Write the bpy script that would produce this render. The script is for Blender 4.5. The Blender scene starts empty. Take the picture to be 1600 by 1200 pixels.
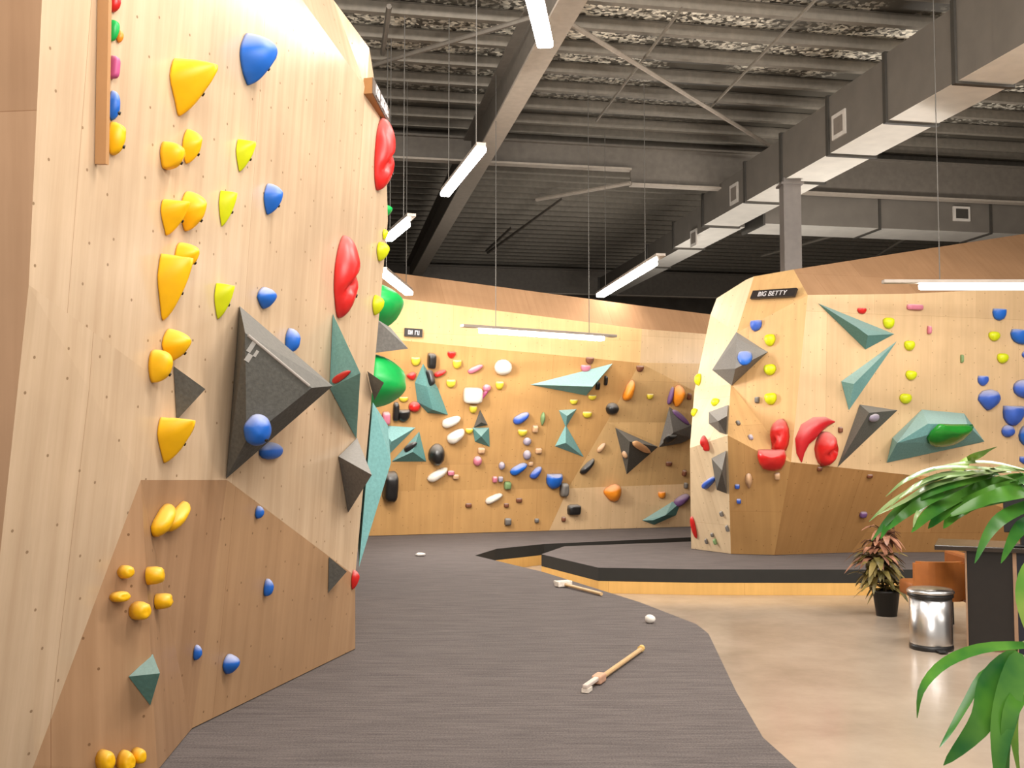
import bpy, bmesh, math, random
from mathutils import Vector, Matrix, noise
from mathutils.bvhtree import BVHTree

random.seed(7)
C = bpy.context.scene.collection
F = 1600.0
EYE = Vector((0, 0, 1.5))
TH = math.atan(90 / 1600)
MAT_Z = 0.25
V3 = Vector

# ------------------------------------------------------------------ camera maths
def ray(px, py):
    a = (px - 800) / F
    v = (600 - py) / F
    return V3((a, math.cos(TH) - math.sin(TH) * v, math.sin(TH) + math.cos(TH) * v))

def at_z(px, py, z):
    d = ray(px, py)
    return EYE + d * ((z - EYE.z) / d.z)

def at_y(px, py, y):
    d = ray(px, py)
    return EYE + d * (y / d.y)

def on_plane(px, py, p, n):
    d = ray(px, py)
    return EYE + d * ((p - EYE).dot(n) / d.dot(n))

def proj(p):
    q = p - EYE
    fwd = q.y * math.cos(TH) + q.z * math.sin(TH)
    up = -q.y * math.sin(TH) + q.z * math.cos(TH)
    return 800 + F * q.x / fwd, 600 - F * up / fwd, fwd

def floor_pt(px, py):
    return at_z(px, py, MAT_Z)

# ------------------------------------------------------------------ materials
def lin(c):
    return tuple(((x / 255) / 12.92) if x / 255 <= 0.04045 else ((x / 255 + 0.055) / 1.055) ** 2.4 for x in c)

MATS = {}
def new_mat(name):
    m = bpy.data.materials.new(name)
    m.use_nodes = True
    nt = m.node_tree
    return m, nt, nt.nodes['Principled BSDF']

def N(nt, t, **kw):
    n = nt.nodes.new(t)
    for k, v in kw.items():
        if k in n.inputs.keys():
            n.inputs[k].default_value = v
        else:
            setattr(n, k, v)
    return n

def simple(name, rgb, rough=0.5, metal=0.0, var=0.08, scale=12.0, bump=0.0, spec=0.5, stretch=None, chalk=0.0):  # chalk: strength of the top light painted into the colour
    if name in MATS:
        return MATS[name]
    m, nt, b = new_mat(name)
    col = lin(rgb)
    tc = N(nt, 'ShaderNodeTexCoord')
    mp = N(nt, 'ShaderNodeMapping')
    if stretch:
        mp.inputs['Scale'].default_value = stretch
    nt.links.new(tc.outputs['Object'], mp.inputs['Vector'])
    nz = N(nt, 'ShaderNodeTexNoise', Scale=scale, Detail=4.0)
    nt.links.new(mp.outputs[0], nz.inputs['Vector'])
    rp = N(nt, 'ShaderNodeValToRGB')
    rp.color_ramp.elements[0].position = 0.3
    rp.color_ramp.elements[1].position = 0.7
    rp.color_ramp.elements[0].color = tuple(max(0, x * (1 - var)) for x in col) + (1,)
    rp.color_ramp.elements[1].color = tuple(min(1, x * (1 + var)) for x in col) + (1,)
    nt.links.new(nz.outputs['Fac'], rp.inputs['Fac'])
    out = rp.outputs[0]
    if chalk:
        # chalk amount: overhead light put into the colour, paler on upward facing sides
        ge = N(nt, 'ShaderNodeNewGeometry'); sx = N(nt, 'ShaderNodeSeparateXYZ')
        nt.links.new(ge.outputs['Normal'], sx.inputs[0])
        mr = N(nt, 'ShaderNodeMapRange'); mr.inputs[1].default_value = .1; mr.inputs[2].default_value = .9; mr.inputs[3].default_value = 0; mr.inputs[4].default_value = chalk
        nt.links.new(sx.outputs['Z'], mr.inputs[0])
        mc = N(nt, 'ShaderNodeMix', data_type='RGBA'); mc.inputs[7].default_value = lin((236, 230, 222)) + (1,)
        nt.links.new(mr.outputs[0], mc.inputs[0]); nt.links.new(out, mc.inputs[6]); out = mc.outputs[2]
    nt.links.new(out, b.inputs['Base Color'])
    b.inputs['Roughness'].default_value = rough
    b.inputs['Metallic'].default_value = metal
    b.inputs['Specular IOR Level'].default_value = spec
    if bump:
        bp = N(nt, 'ShaderNodeBump', Strength=bump, Distance=0.01)
        nt.links.new(nz.outputs['Fac'], bp.inputs['Height'])
        nt.links.new(bp.outputs[0], b.inputs['Normal'])
    MATS[name] = m
    return m

def plywood(name, rgb, rough=0.35, holes=True, spec=0.5, grain=0.10, sheet=(1.2, 2.4)):
    m, nt, b = new_mat(name)
    col = lin(rgb)
    uv = N(nt, 'ShaderNodeUVMap')
    mp = N(nt, 'ShaderNodeMapping')
    mp.inputs['Scale'].default_value = (16, 0.7, 1)
    nt.links.new(uv.outputs[0], mp.inputs['Vector'])
    nz = N(nt, 'ShaderNodeTexNoise', Scale=1.0, Detail=6.0, Roughness=0.6)
    nt.links.new(mp.outputs[0], nz.inputs['Vector'])
    rp = N(nt, 'ShaderNodeValToRGB')
    rp.color_ramp.elements[0].position = 0.25
    rp.color_ramp.elements[1].position = 0.75
    rp.color_ramp.elements[0].color = (col[0] * (1 - grain), col[1] * (1 - grain * 1.3), col[2] * (1 - grain * 1.6), 1)
    rp.color_ramp.elements[1].color = (min(1, col[0] * (1 + grain * .6)), min(1, col[1] * (1 + grain * .6)), min(1, col[2] * (1 + grain * .6)), 1)
    nt.links.new(nz.outputs['Fac'], rp.inputs['Fac'])
    br = N(nt, 'ShaderNodeTexBrick', Scale=1.0)
    br.inputs['Brick Width'].default_value = sheet[0]
    br.inputs['Row Height'].default_value = sheet[1]
    br.inputs['Mortar Size'].default_value = 0.0012
    br.inputs['Color1'].default_value = (1, 1, 1, 1)
    br.inputs['Color2'].default_value = (0.88, 0.86, 0.84, 1)
    br.inputs['Mortar'].default_value = (0.6, 0.5, 0.42, 1)
    nt.links.new(uv.outputs[0], br.inputs['Vector'])
    mx = N(nt, 'ShaderNodeMix', data_type='RGBA', blend_type='MULTIPLY')
    mx.inputs[0].default_value = 1.0
    nt.links.new(rp.outputs[0], mx.inputs[6])
    nt.links.new(br.outputs['Color'], mx.inputs[7])
    out = mx.outputs[2]
    # chalk dust and scuffs
    n2 = N(nt, 'ShaderNodeTexNoise', Scale=2.2, Detail=5.0)
    nt.links.new(uv.outputs[0], n2.inputs['Vector'])
    r2 = N(nt, 'ShaderNodeMapRange')
    r2.inputs[1].default_value = 0.35; r2.inputs[2].default_value = 0.7
    r2.inputs[3].default_value = 0.93; r2.inputs[4].default_value = 1.05
    nt.links.new(n2.outputs['Fac'], r2.inputs[0])
    m3 = N(nt, 'ShaderNodeMix', data_type='RGBA', blend_type='MULTIPLY')
    m3.inputs[0].default_value = 1.0
    nt.links.new(out, m3.inputs[6]); nt.links.new(r2.outputs[0], m3.inputs[7])
    out = m3.outputs[2]
    if holes:
        vo = N(nt, 'ShaderNodeTexVoronoi', voronoi_dimensions='2D', Scale=5.4, Randomness=0.8)
        nt.links.new(uv.outputs[0], vo.inputs['Vector'])
        lt = N(nt, 'ShaderNodeMath', operation='LESS_THAN')
        lt.inputs[1].default_value = 0.03
        nt.links.new(vo.outputs['Distance'], lt.inputs[0])
        md = N(nt, 'ShaderNodeMix', data_type='RGBA')
        nt.links.new(lt.outputs[0], md.inputs[0])
        nt.links.new(out, md.inputs[6])
        md.inputs[7].default_value = (col[0] * .48, col[1] * .42, col[2] * .36, 1)
        out = md.outputs[2]
    nt.links.new(out, b.inputs['Base Color'])
    b.inputs['Roughness'].default_value = rough
    b.inputs['Specular IOR Level'].default_value = spec
    MATS[name] = m
    return m

def emit(name, rgb, strength):
    m, nt, b = new_mat(name)
    b.inputs['Base Color'].default_value = (1, 1, 1, 1)
    b.inputs['Emission Color'].default_value = rgb + (1,)
    b.inputs['Emission Strength'].default_value = strength
    return m

PLY = plywood('birch plywood glossy', (208, 182, 152), rough=0.24, spec=0.6, grain=.16, sheet=(1.2, 9))
PLY_TAN = plywood('birch plywood tan', (206, 166, 132), rough=0.6, holes=False, spec=0.2)
PLY_LOW = plywood('birch plywood baked shade', (180, 144, 108), rough=0.4, spec=0.4, grain=.16)  # browner copy of PLY, weaker glare on lower facets put into the colour
PLY_LOW2 = plywood('birch plywood deep shade', (170, 134, 101), rough=0.4, spec=0.4, grain=.18)  # darker copy again, shade of the downward facing facet put into the colour
PLY_GOLD = plywood('birch plywood golden', (200, 156, 100), rough=0.4, spec=0.3)
PLY_GOLD2 = plywood('birch plywood golden light', (216, 178, 124), rough=0.4, spec=0.3)  # lighter copy of PLY_GOLD, light on brighter facets put into the colour
PLY_PALE = plywood('birch plywood pale', (220, 188, 146), rough=0.35, spec=0.4)  # another lighter copy of the same plywood, facet brightness put into its tone
PLY_SIDE = plywood('birch plywood baked light', (228, 204, 168), rough=0.4, spec=0.4)  # lighter copy, light on the freestanding wall's side face put into the colour
PLY_FRONT = plywood('birch plywood baked dim', (206, 166, 114), rough=0.4, spec=0.3)  # darker copy for the front facet, its weaker light put into the colour
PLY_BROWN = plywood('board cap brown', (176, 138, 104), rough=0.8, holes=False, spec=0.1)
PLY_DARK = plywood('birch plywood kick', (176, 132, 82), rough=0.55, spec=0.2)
PLY_EDGE = plywood('plywood base board', (222, 176, 104), rough=0.5, holes=False, spec=0.2)

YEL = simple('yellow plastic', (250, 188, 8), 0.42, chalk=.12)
LIME = simple('lime plastic', (206, 214, 16), 0.42)
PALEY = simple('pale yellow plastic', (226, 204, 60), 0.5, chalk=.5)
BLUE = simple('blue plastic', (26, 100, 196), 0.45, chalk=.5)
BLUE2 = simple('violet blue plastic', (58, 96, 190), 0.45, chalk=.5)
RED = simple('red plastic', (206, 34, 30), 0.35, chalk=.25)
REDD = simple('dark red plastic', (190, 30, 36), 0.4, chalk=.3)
GREEN = simple('green plastic', (14, 170, 76), 0.4)
GREEND = simple('deep green gloss', (40, 136, 46), 0.15)
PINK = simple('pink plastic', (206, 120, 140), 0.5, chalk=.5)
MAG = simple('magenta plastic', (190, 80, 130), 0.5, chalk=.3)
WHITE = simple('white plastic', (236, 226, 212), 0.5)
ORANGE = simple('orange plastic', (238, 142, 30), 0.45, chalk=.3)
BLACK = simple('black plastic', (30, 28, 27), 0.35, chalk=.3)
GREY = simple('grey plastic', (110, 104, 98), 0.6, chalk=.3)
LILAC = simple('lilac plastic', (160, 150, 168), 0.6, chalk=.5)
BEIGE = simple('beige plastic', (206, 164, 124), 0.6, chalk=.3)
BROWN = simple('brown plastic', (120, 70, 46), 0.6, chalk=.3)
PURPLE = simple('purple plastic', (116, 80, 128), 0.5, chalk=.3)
SAGE = simple('sage plastic', (122, 150, 100), 0.5)
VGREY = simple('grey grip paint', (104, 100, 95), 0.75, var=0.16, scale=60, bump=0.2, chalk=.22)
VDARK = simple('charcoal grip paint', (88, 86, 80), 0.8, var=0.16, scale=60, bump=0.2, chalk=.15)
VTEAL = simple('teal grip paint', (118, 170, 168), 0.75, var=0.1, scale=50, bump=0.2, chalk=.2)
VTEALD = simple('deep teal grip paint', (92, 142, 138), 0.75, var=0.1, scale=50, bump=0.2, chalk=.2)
BOLT = simple('dark steel bolt', (40, 32, 24), 0.4, metal=0.6)
CHALK = simple('chalk', (232, 224, 214), 0.9)

# ------------------------------------------------------------------ object helpers
def link(o, parent=None):
    C.objects.link(o)
    if parent is not None:
        o.parent = parent
    return o

def tag(o, label, cat, group=None):
    o['label'] = label
    o['category'] = cat
    if group:
        o['group'] = group
    return o

def mesh_obj(name, bm, mat, parent=None, smooth=False):
    bmesh.ops.recalc_face_normals(bm, faces=bm.faces[:])
    me = bpy.data.meshes.new(name)
    bm.to_mesh(me)
    bm.free()
    for m in (mat if isinstance(mat, list) else [mat]):
        me.materials.append(m)
    if smooth:
        for p in me.polygons:
            p.use_smooth = True
    return link(bpy.data.objects.new(name, me), parent)

def empty(name, loc, rotz=0.0):
    o = bpy.data.objects.new(name, None)
    o.empty_display_size = 0.1
    o.location = loc
    o.rotation_euler = (0, 0, rotz)
    return link(o)

def add_box(bm, lo, hi, M=None, bev=0.0):
    lo, hi = V3(lo), V3(hi)
    r = bmesh.ops.create_cube(bm, size=1.0)
    vs = r['verts']
    c, s = (lo + hi) / 2, hi - lo
    for v in vs:
        v.co = V3((v.co.x * s.x, v.co.y * s.y, v.co.z * s.z)) + c
    if bev:
        es = list({e for v in vs for e in v.link_edges})
        rb = bmesh.ops.bevel(bm, geom=es, offset=bev, segments=2, affect='EDGES', profile=0.5)
        vs = list({v for f in rb['faces'] for v in f.verts} | {v for v in vs if v.is_valid})
    if M is not None:
        for v in vs:
            v.co = M @ v.co
    return vs

def add_tube(bm, pts, rad, seg=8, cap=True):
    pts = [V3(p) for p in pts]
    rads = rad if isinstance(rad, (list, tuple)) else [rad] * len(pts)
    rings = []
    for i, p in enumerate(pts):
        t = (pts[min(i + 1, len(pts) - 1)] - pts[max(i - 1, 0)]).normalized()
        a = t.cross(V3((0, 0, 1)))
        if a.length < 1e-3:
            a = t.cross(V3((1, 0, 0)))
        a.normalize()
        b = t.cross(a)
        rings.append([bm.verts.new(p + (a * math.cos(k * 2 * math.pi / seg) + b * math.sin(k * 2 * math.pi / seg)) * rads[i]) for k in range(seg)])
    for r0, r1 in zip(rings, rings[1:]):
        for k in range(seg):
            bm.faces.new((r0[k], r0[(k + 1) % seg], r1[(k + 1) % seg], r1[k]))
    if cap:
        bm.faces.new(rings[0][::-1])
        bm.faces.new(rings[-1])

def add_lathe(bm, prof, seg=32, c=(0, 0, 0)):
    c = V3(c)
    rings = []
    for r, z in prof:
        if r < 1e-5:
            rings.append([bm.verts.new(c + V3((0, 0, z)))])
        else:
            rings.append([bm.verts.new(c + V3((r * math.cos(k * 2 * math.pi / seg), r * math.sin(k * 2 * math.pi / seg), z))) for k in range(seg)])
    for a, b in zip(rings, rings[1:]):
        for k in range(seg):
            k2 = (k + 1) % seg
            if len(a) == 1 and len(b) == 1:
                continue
            if len(a) == 1:
                bm.faces.new((a[0], b[k], b[k2]))
            elif len(b) == 1:
                bm.faces.new((a[k], a[k2], b[0]))
            else:
                bm.faces.new((a[k], a[k2], b[k2], b[k]))

def add_prism(bm, poly, z0, z1):
    lo = [bm.verts.new(V3((p[0], p[1], z0))) for p in poly]
    hi = [bm.verts.new(V3((p[0], p[1], z1))) for p in poly]
    n = len(poly)
    bm.faces.new(lo[::-1]); bm.faces.new(hi)
    for i in range(n):
        bm.faces.new((lo[i], lo[(i + 1) % n], hi[(i + 1) % n], hi[i]))

def hull_bm(pts):
    bm = bmesh.new()
    for p in pts:
        bm.verts.new(p)
    r = bmesh.ops.convex_hull(bm, input=bm.verts[:])
    dead = [g for g in r['geom_interior'] if isinstance(g, bmesh.types.BMVert)]
    if dead:
        bmesh.ops.delete(bm, geom=dead, context='VERTS')
    lone = [v for v in bm.verts if not v.link_faces]
    if lone:
        bmesh.ops.delete(bm, geom=lone, context='VERTS')
    bmesh.ops.dissolve_limit(bm, angle_limit=0.02, verts=bm.verts[:], edges=bm.edges[:])
    return bm

def frame(n):
    u = V3((0, 0, 1)).cross(n); u.normalize()
    v = n.cross(u)
    return Matrix((u, v, n)).transposed()

# ------------------------------------------------------------------ faceted walls
SURF = {}
def facet_wall(name, key, facets):
    """facets: list of (points, material). UVs in metres on every facet: u level, v up the facet."""
    mats, bm = [], bmesh.new()
    uvl = bm.loops.layers.uv.new('UVMap')
    seen = {}
    for pts, m in facets:
        if m not in mats:
            mats.append(m)
        vs = []
        for p in pts:
            k = (round(p.x, 4), round(p.y, 4), round(p.z, 4))
            if k not in seen:
                seen[k] = bm.verts.new(p)
            vs.append(seen[k])
        n = V3((0, 0, 0))
        for i in range(len(pts)):
            a, b = pts[i], pts[(i + 1) % len(pts)]
            n += a.cross(b)
        n.normalize()
        cen = sum(pts, V3()) / len(pts)
        if n.dot(EYE - cen) < 0:
            n = -n; vs = vs[::-1]
        u = V3((0, 0, 1)).cross(n)
        u = u.normalized() if u.length > 1e-3 else V3((1, 0, 0))
        v = n.cross(u)
        # triangulate fan via bmesh later; planar enough facets
        f = bm.faces.new(vs)
        f.material_index = mats.index(m)
        for l in f.loops:
            l[uvl].uv = (l.vert.co.dot(u), l.vert.co.dot(v))
    bmesh.ops.triangulate(bm, faces=bm.faces[:])
    verts = [v.co.copy() for v in bm.verts]
    bm.verts.index_update()
    polys = [tuple(v.index for v in f.verts) for f in bm.faces]
    SURF[key] = [(verts, polys)]
    me = bpy.data.meshes.new(name)
    bm.to_mesh(me); bm.free()
    for m in mats:
        me.materials.append(m)
    o = link(bpy.data.objects.new(name, me))
    o['kind'] = 'structure'
    return o

BVH = {}
def tree(key, vols=False):
    src = SURF[key] if vols else SURF[key][:1]
    ck = (key, len(src))
    if ck not in BVH:
        V, Pp = [], []
        for vs, ps in src:
            b = len(V)
            V += vs
            Pp += [tuple(b + i for i in p) for p in ps]
        BVH[ck] = BVHTree.FromPolygons(V, Pp)
    return BVH[ck]

def cast(key, px, py, vols=False):
    d = ray(px, py).normalized()
    loc, n, i, dist = tree(key, vols).ray_cast(EYE, d)
    if loc is None:
        return None, None
    if n.dot(d) > 0:
        n = -n
    return loc, n

# left wall ---------------------------------------------------------
A = floor_pt(300, 1140); B = floor_pt(555, 1015)
A.z = B.z = MAT_Z + 0.006
ab = (B - A).normalized()
nL = V3((ab.y, -ab.x, 0))
def offp(px, py, off):
    return on_plane(px, py, A + nL * off, nL)
E = offp(355, 750, 0.10)
nF3 = (B - A).cross(E - A).normalized()
Cc = on_plane(555, 900, A, nF3)
K = offp(606, 345, 0.17)
nM = (E - Cc).cross(K - Cc).normalized()
if nM.dot(EYE - Cc) < 0: nM = -nM
def mainp(px, py): return on_plane(px, py, Cc, nM)
G = mainp(220, 750); Hh = mainp(80, 1200)
A2 = floor_pt(246, 1206); A2.z = A.z
BL = mainp(3, 1230)
H2 = mainp(62, 1260)
def down(p):
    return V3((p.x, p.y, A.z))
TL = mainp(72, -140)
K2 = mainp(603, 240); K3 = mainp(573, 140); K4 = mainp(440, -45); K5 = mainp(330, -140)
T1 = mainp(578, 75) - nM * 0.10; T1 = at_y(577, 75, T1.y); T2 = at_y(521, 0, T1.y - 0.25); T3 = at_y(430, -140, T2.y - 0.4)
L1 = mainp(45, 445); S1 = mainp(240, 588)
BL -= nM * .10; H2 -= nM * .09; Hh -= nM * .07
# side face turning away past the corner edge
back_dir = V3((-0.24, 1.0, 0)).normalized()
def sb(p, d=2.2): return p + back_dir * d
Lx = V3((-1.0, 0.12, 0)).normalized()
wl = facet_wall('wall_left', 'L', [
    ([TL, L1, S1, G, E, Cc, K, K2, K3, K4, K5], PLY),
    ([L1, BL, H2, Hh, G, S1], PLY),
    ([H2, BL, down(BL), down(H2)], PLY),
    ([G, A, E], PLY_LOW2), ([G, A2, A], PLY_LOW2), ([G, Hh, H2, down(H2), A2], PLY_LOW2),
    ([E, A, B, Cc], PLY_LOW),
    ([K5, K4, K3, T1, T2, T3], PLY),
    ([K3, K2, T1], PLY),
    ([B, Cc, sb(Cc), sb(B)], PLY),
    ([Cc, K, sb(K), sb(Cc)], PLY),
    ([K, K2, sb(K2), sb(K)], PLY),
    ([K2, T1, sb(T1), sb(K2)], PLY),
    ([T1, T2, T3, sb(T3), sb(T1)], PLY),
    ([TL, at_y(66, 0, TL.y) if False else L1, L1 + Lx * 3, TL + Lx * 3], PLY_TAN),
    ([L1, BL, BL + Lx * 3, L1 + Lx * 3], PLY_TAN),
    ([BL, down(BL), down(BL) + Lx * 3, BL + Lx * 3], PLY_TAN),
])

# back wall ---------------------------------------------------------
B0 = floor_pt(575, 838); B1 = floor_pt(1075, 823.5)
bd = (B1 - B0).normalized(); nB = V3((bd.y, -bd.x, 0))
if nB.dot(EYE - B0) < 0: nB = -nB
def bk(px, py, off): return on_plane(px, py, B0 + nB * off, nB)
def zset(p, z): q = p.copy(); q.z = z; return q
zb = MAT_Z + 0.006
W = {}
W['b0'] = zset(bk(480, 841, 0), zb); W['b1'] = zset(bk(858, 830, 0), zb); W['b2'] = zset(bk(1180, 820.5, 0), zb)
W['k0'] = bk(480, 770, .06); W['k1'] = bk(888, 763, .06); W['k2'] = bk(1180, 752, 0.03)
W['o0'] = bk(480, 518, .62); W['o1'] = bk(1000, 567, .55); W['o2'] = bk(1180, 569, .2)
W['v0'] = bk(480, 448, .64); W['v1'] = bk(1003, 514, .57); W['v2'] = bk(1180, 528, .22)
W['t0'] = bk(480, 408, .35); W['t1'] = bk(1003, 478, .32); W['t2'] = bk(1180, 500, .0)
W['m1'] = bk(948, 660, .35); W['m2'] = bk(1180, 660, .12)
facet_wall('wall_back', 'B', [
    ([W['b0'], W['b1'], W['k1'], W['k0']], PLY_GOLD),
    ([W['b1'], W['b2'], W['k2'], W['k1']], PLY_PALE),
    ([W['k0'], W['k1'], W['m1'], W['o1'], W['o0']], PLY_GOLD),
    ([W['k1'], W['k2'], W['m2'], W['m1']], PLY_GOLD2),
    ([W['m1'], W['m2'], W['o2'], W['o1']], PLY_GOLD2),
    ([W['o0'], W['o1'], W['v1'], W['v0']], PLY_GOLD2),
    ([W['o1'], W['o2'], W['v2'], W['v1']], PLY_PALE),
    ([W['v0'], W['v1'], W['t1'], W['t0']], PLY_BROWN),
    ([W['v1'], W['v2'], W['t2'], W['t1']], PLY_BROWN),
])

# freestanding wall -------------------------------------------------
def fz(px, py): return zset(floor_pt(px, py), zb)
R = {}
R['b0'] = fz(1080, 858); R['b1'] = fz(1142, 866); R['b2'] = fz(1210, 868); R['b3'] = fz(1330, 864); R['b4'] = fz(1760, 862)
R['s1'] = at_y(1137, 680, 11.30); R['s2'] = at_y(1180, 703, 11.15); R['s3'] = at_y(1236, 722, 10.75)
R['c1'] = at_y(1142, 600, 11.30); R['c2'] = at_y(1151, 520, 11.33); R['c3'] = at_y(1178, 432, 11.5)
R['g1'] = at_y(1262, 461, 10.72); R['g0'] = at_y(1240, 421, 11.1)
R['l1'] = at_y(1078, 700, 11.9); R['l2'] = at_y(1085, 610, 11.9); R['l3'] = at_y(1110, 492, 12.0); R['l4'] = at_y(1120, 466, 12.0); R['l5'] = at_y(1166, 437, 11.7)
R['u1'] = at_y(1420, 742, 10.6); R['u2'] = at_y(1760, 766, 10.3)
R['h1'] = at_y(1420, 459, 10.55); R['h2'] = at_y(1760, 442, 10.3)
R['t2'] = at_y(1760, 341, 10.8); R['t1'] = at_y(1420, 393, 10.95)
def fit(names, ref):
    p_, q_, r_ = [R[x] for x in ref]
    n_ = (q_ - p_).cross(r_ - p_).normalized()
    for nm_ in names:
        px_, py_, _ = proj(R[nm_])
        R[nm_] = on_plane(px_, py_, p_, n_)
fit(['u1', 'u2'], ('b2', 'b3', 's3')); fit(['s2', 's1'], ('b1', 'b2', 's3'))
fit(['l1'], ('b0', 'b1', 's1')); fit(['l2'], ('l1', 's1', 'c1')); fit(['h1'], ('s3', 'u1', 'g1')); fit(['h2'], ('u1', 'u2', 'h1'))
fit(['l3'], ('l2', 'c1', 'c2')); fit(['l4', 'l5'], ('l3', 'c2', 'c3')); fit(['t1'], ('g1', 'h1', 'g0')); fit(['t2'], ('h1', 'h2', 't1'))
print({k: tuple(round(x, 2) for x in v) for k, v in R.items()})
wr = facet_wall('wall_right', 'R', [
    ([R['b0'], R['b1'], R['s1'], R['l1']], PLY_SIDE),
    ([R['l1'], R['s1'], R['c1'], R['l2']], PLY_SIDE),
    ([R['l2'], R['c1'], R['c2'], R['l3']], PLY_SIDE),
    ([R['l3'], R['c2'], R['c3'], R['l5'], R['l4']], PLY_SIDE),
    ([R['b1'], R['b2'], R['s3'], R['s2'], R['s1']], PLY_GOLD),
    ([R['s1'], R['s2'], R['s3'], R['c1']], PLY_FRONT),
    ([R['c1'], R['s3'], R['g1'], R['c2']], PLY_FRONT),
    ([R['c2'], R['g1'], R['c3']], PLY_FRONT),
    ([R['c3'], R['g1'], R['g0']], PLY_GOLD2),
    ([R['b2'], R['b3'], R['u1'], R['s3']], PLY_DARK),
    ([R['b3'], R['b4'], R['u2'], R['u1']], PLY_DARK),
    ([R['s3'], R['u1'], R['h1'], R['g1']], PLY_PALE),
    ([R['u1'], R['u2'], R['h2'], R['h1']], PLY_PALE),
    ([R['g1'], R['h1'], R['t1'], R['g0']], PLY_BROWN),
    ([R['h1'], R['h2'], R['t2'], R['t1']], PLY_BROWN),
])

# ------------------------------------------------------------------ floor and mats
def concrete():
    m, nt, b = new_mat('polished concrete')
    tc = N(nt, 'ShaderNodeTexCoord')
    n1 = N(nt, 'ShaderNodeTexNoise', Scale=0.9, Detail=8.0, Roughness=0.65)
    nt.links.new(tc.outputs['Object'], n1.inputs['Vector'])
    rp = N(nt, 'ShaderNodeValToRGB')
    rp.color_ramp.elements[0].position = .3; rp.color_ramp.elements[1].position = .72
    rp.color_ramp.elements[0].color = lin((150, 134, 118)) + (1,)
    rp.color_ramp.elements[1].color = lin((188, 172, 154)) + (1,)
    nt.links.new(n1.outputs['Fac'], rp.inputs['Fac'])
    nt.links.new(rp.outputs[0], b.inputs['Base Color'])
    n2 = N(nt, 'ShaderNodeTexNoise', Scale=3.0, Detail=6.0)
    nt.links.new(tc.outputs['Object'], n2.inputs['Vector'])
    mr = N(nt, 'ShaderNodeMapRange')
    mr.inputs[3].default_value = .12; mr.inputs[4].default_value = .28
    nt.links.new(n2.outputs['Fac'], mr.inputs[0])
    nt.links.new(mr.outputs[0], b.inputs['Roughness'])
    return m

def carpet():
    m, nt, b = new_mat('charcoal mat carpet')
    tc = N(nt, 'ShaderNodeTexCoord')
    mp = N(nt, 'ShaderNodeMapping'); mp.inputs['Scale'].default_value = (1.2, 16, 1)
    nt.links.new(tc.outputs['Object'], mp.inputs['Vector'])
    n1 = N(nt, 'ShaderNodeTexNoise', Scale=3.0, Detail=6.0, Roughness=.7)
    nt.links.new(mp.outputs[0], n1.inputs['Vector'])
    n2 = N(nt, 'ShaderNodeTexNoise', Scale=120.0, Detail=3.0)
    nt.links.new(tc.outputs['Object'], n2.inputs['Vector'])
    ad = N(nt, 'ShaderNodeMix', data_type='FLOAT'); ad.inputs[0].default_value = .45
    nt.links.new(n1.outputs['Fac'], ad.inputs[2]); nt.links.new(n2.outputs['Fac'], ad.inputs[3])
    rp = N(nt, 'ShaderNodeValToRGB')
    rp.color_ramp.elements[0].position = .32; rp.color_ramp.elements[1].position = .68
    rp.color_ramp.elements[0].color = lin((74, 69, 68)) + (1,)
    rp.color_ramp.elements[1].color = lin((124, 115, 112)) + (1,)
    nt.links.new(ad.outputs[0], rp.inputs['Fac'])
    nt.links.new(rp.outputs[0], b.inputs['Base Color'])
    b.inputs['Roughness'].default_value = .95
    b.inputs['Specular IOR Level'].default_value = .15
    bp = N(nt, 'ShaderNodeBump', Strength=.3, Distance=.004)
    nt.links.new(n2.outputs['Fac'], bp.inputs['Height']); nt.links.new(bp.outputs[0], b.inputs['Normal'])
    return m

CONC = concrete(); CARP = carpet()
MATSIDE = simple('black mat side', (34, 32, 28), 0.8)
bm = bmesh.new(); add_box(bm, (-14, -4, -0.2), (18, 34, 0))
fl = mesh_obj('floor', bm, CONC); fl['kind'] = 'structure'

def crash_mat(poly, label, base_px=None):
    root = empty('crash_mat', (poly[0].x, poly[0].y, 0))
    tag(root, label, 'crash mat')
    inv = Matrix.Translation(-root.location)
    pl = [(p - root.location) for p in poly]
    bm = bmesh.new()
    add_prism(bm, pl, 0.12, MAT_Z)
    bm.normal_update()
    for f in bm.faces:
        f.material_index = 0 if f.normal.z > .9 else 1
    bmesh.ops.triangulate(bm, faces=[f for f in bm.faces if len(f.verts) > 4])
    mesh_obj('mat_cover', bm, [CARP, MATSIDE], root)
    bm = bmesh.new()
    uvl = bm.loops.layers.uv.new('UVMap')
    add_prism(bm, pl, 0.0, 0.118)
    for f in bm.faces:
        for l in f.loops:
            l[uvl].uv = (l.vert.co.x + l.vert.co.y, l.vert.co.z)
    bmesh.ops.triangulate(bm, faces=[f for f in bm.faces if len(f.verts) > 4])
    mesh_obj('plywood_base', bm, PLY_EDGE, root)
    return root

px_edge = [(1290, 1240), (1192, 1152), (1150, 1080), (1107, 990), (1088, 975), (1000, 941), (850, 894), (742, 868), (776, 857.5), (850, 850), (1080, 839.5), (1240, 833)]
poly = [floor_pt(*p) for p in px_edge]
poly += [V3((4.6, 15.6, 0)), V3((-6, 15.6, 0)), V3((-6, 1.2, 0)), V3((1.5, 1.2, 0))]
crash_mat([V3((p.x, p.y, 0)) for p in poly], 'large charcoal carpeted crash mat running from the camera to the far wall')
poly = [floor_pt(*p) for p in [(846, 866), (935, 887), (1090, 889.5), (1330, 890), (1760, 890)]]
poly += [V3((7.2, 12.6, 0)), V3((3.6, 12.6, 0))] + [floor_pt(*p) for p in [(1086, 846), (882, 853.5)]]
crash_mat([V3((p.x, p.y, 0)) for p in poly], 'low charcoal crash mat with plywood kickboard around the freestanding wall')

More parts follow.
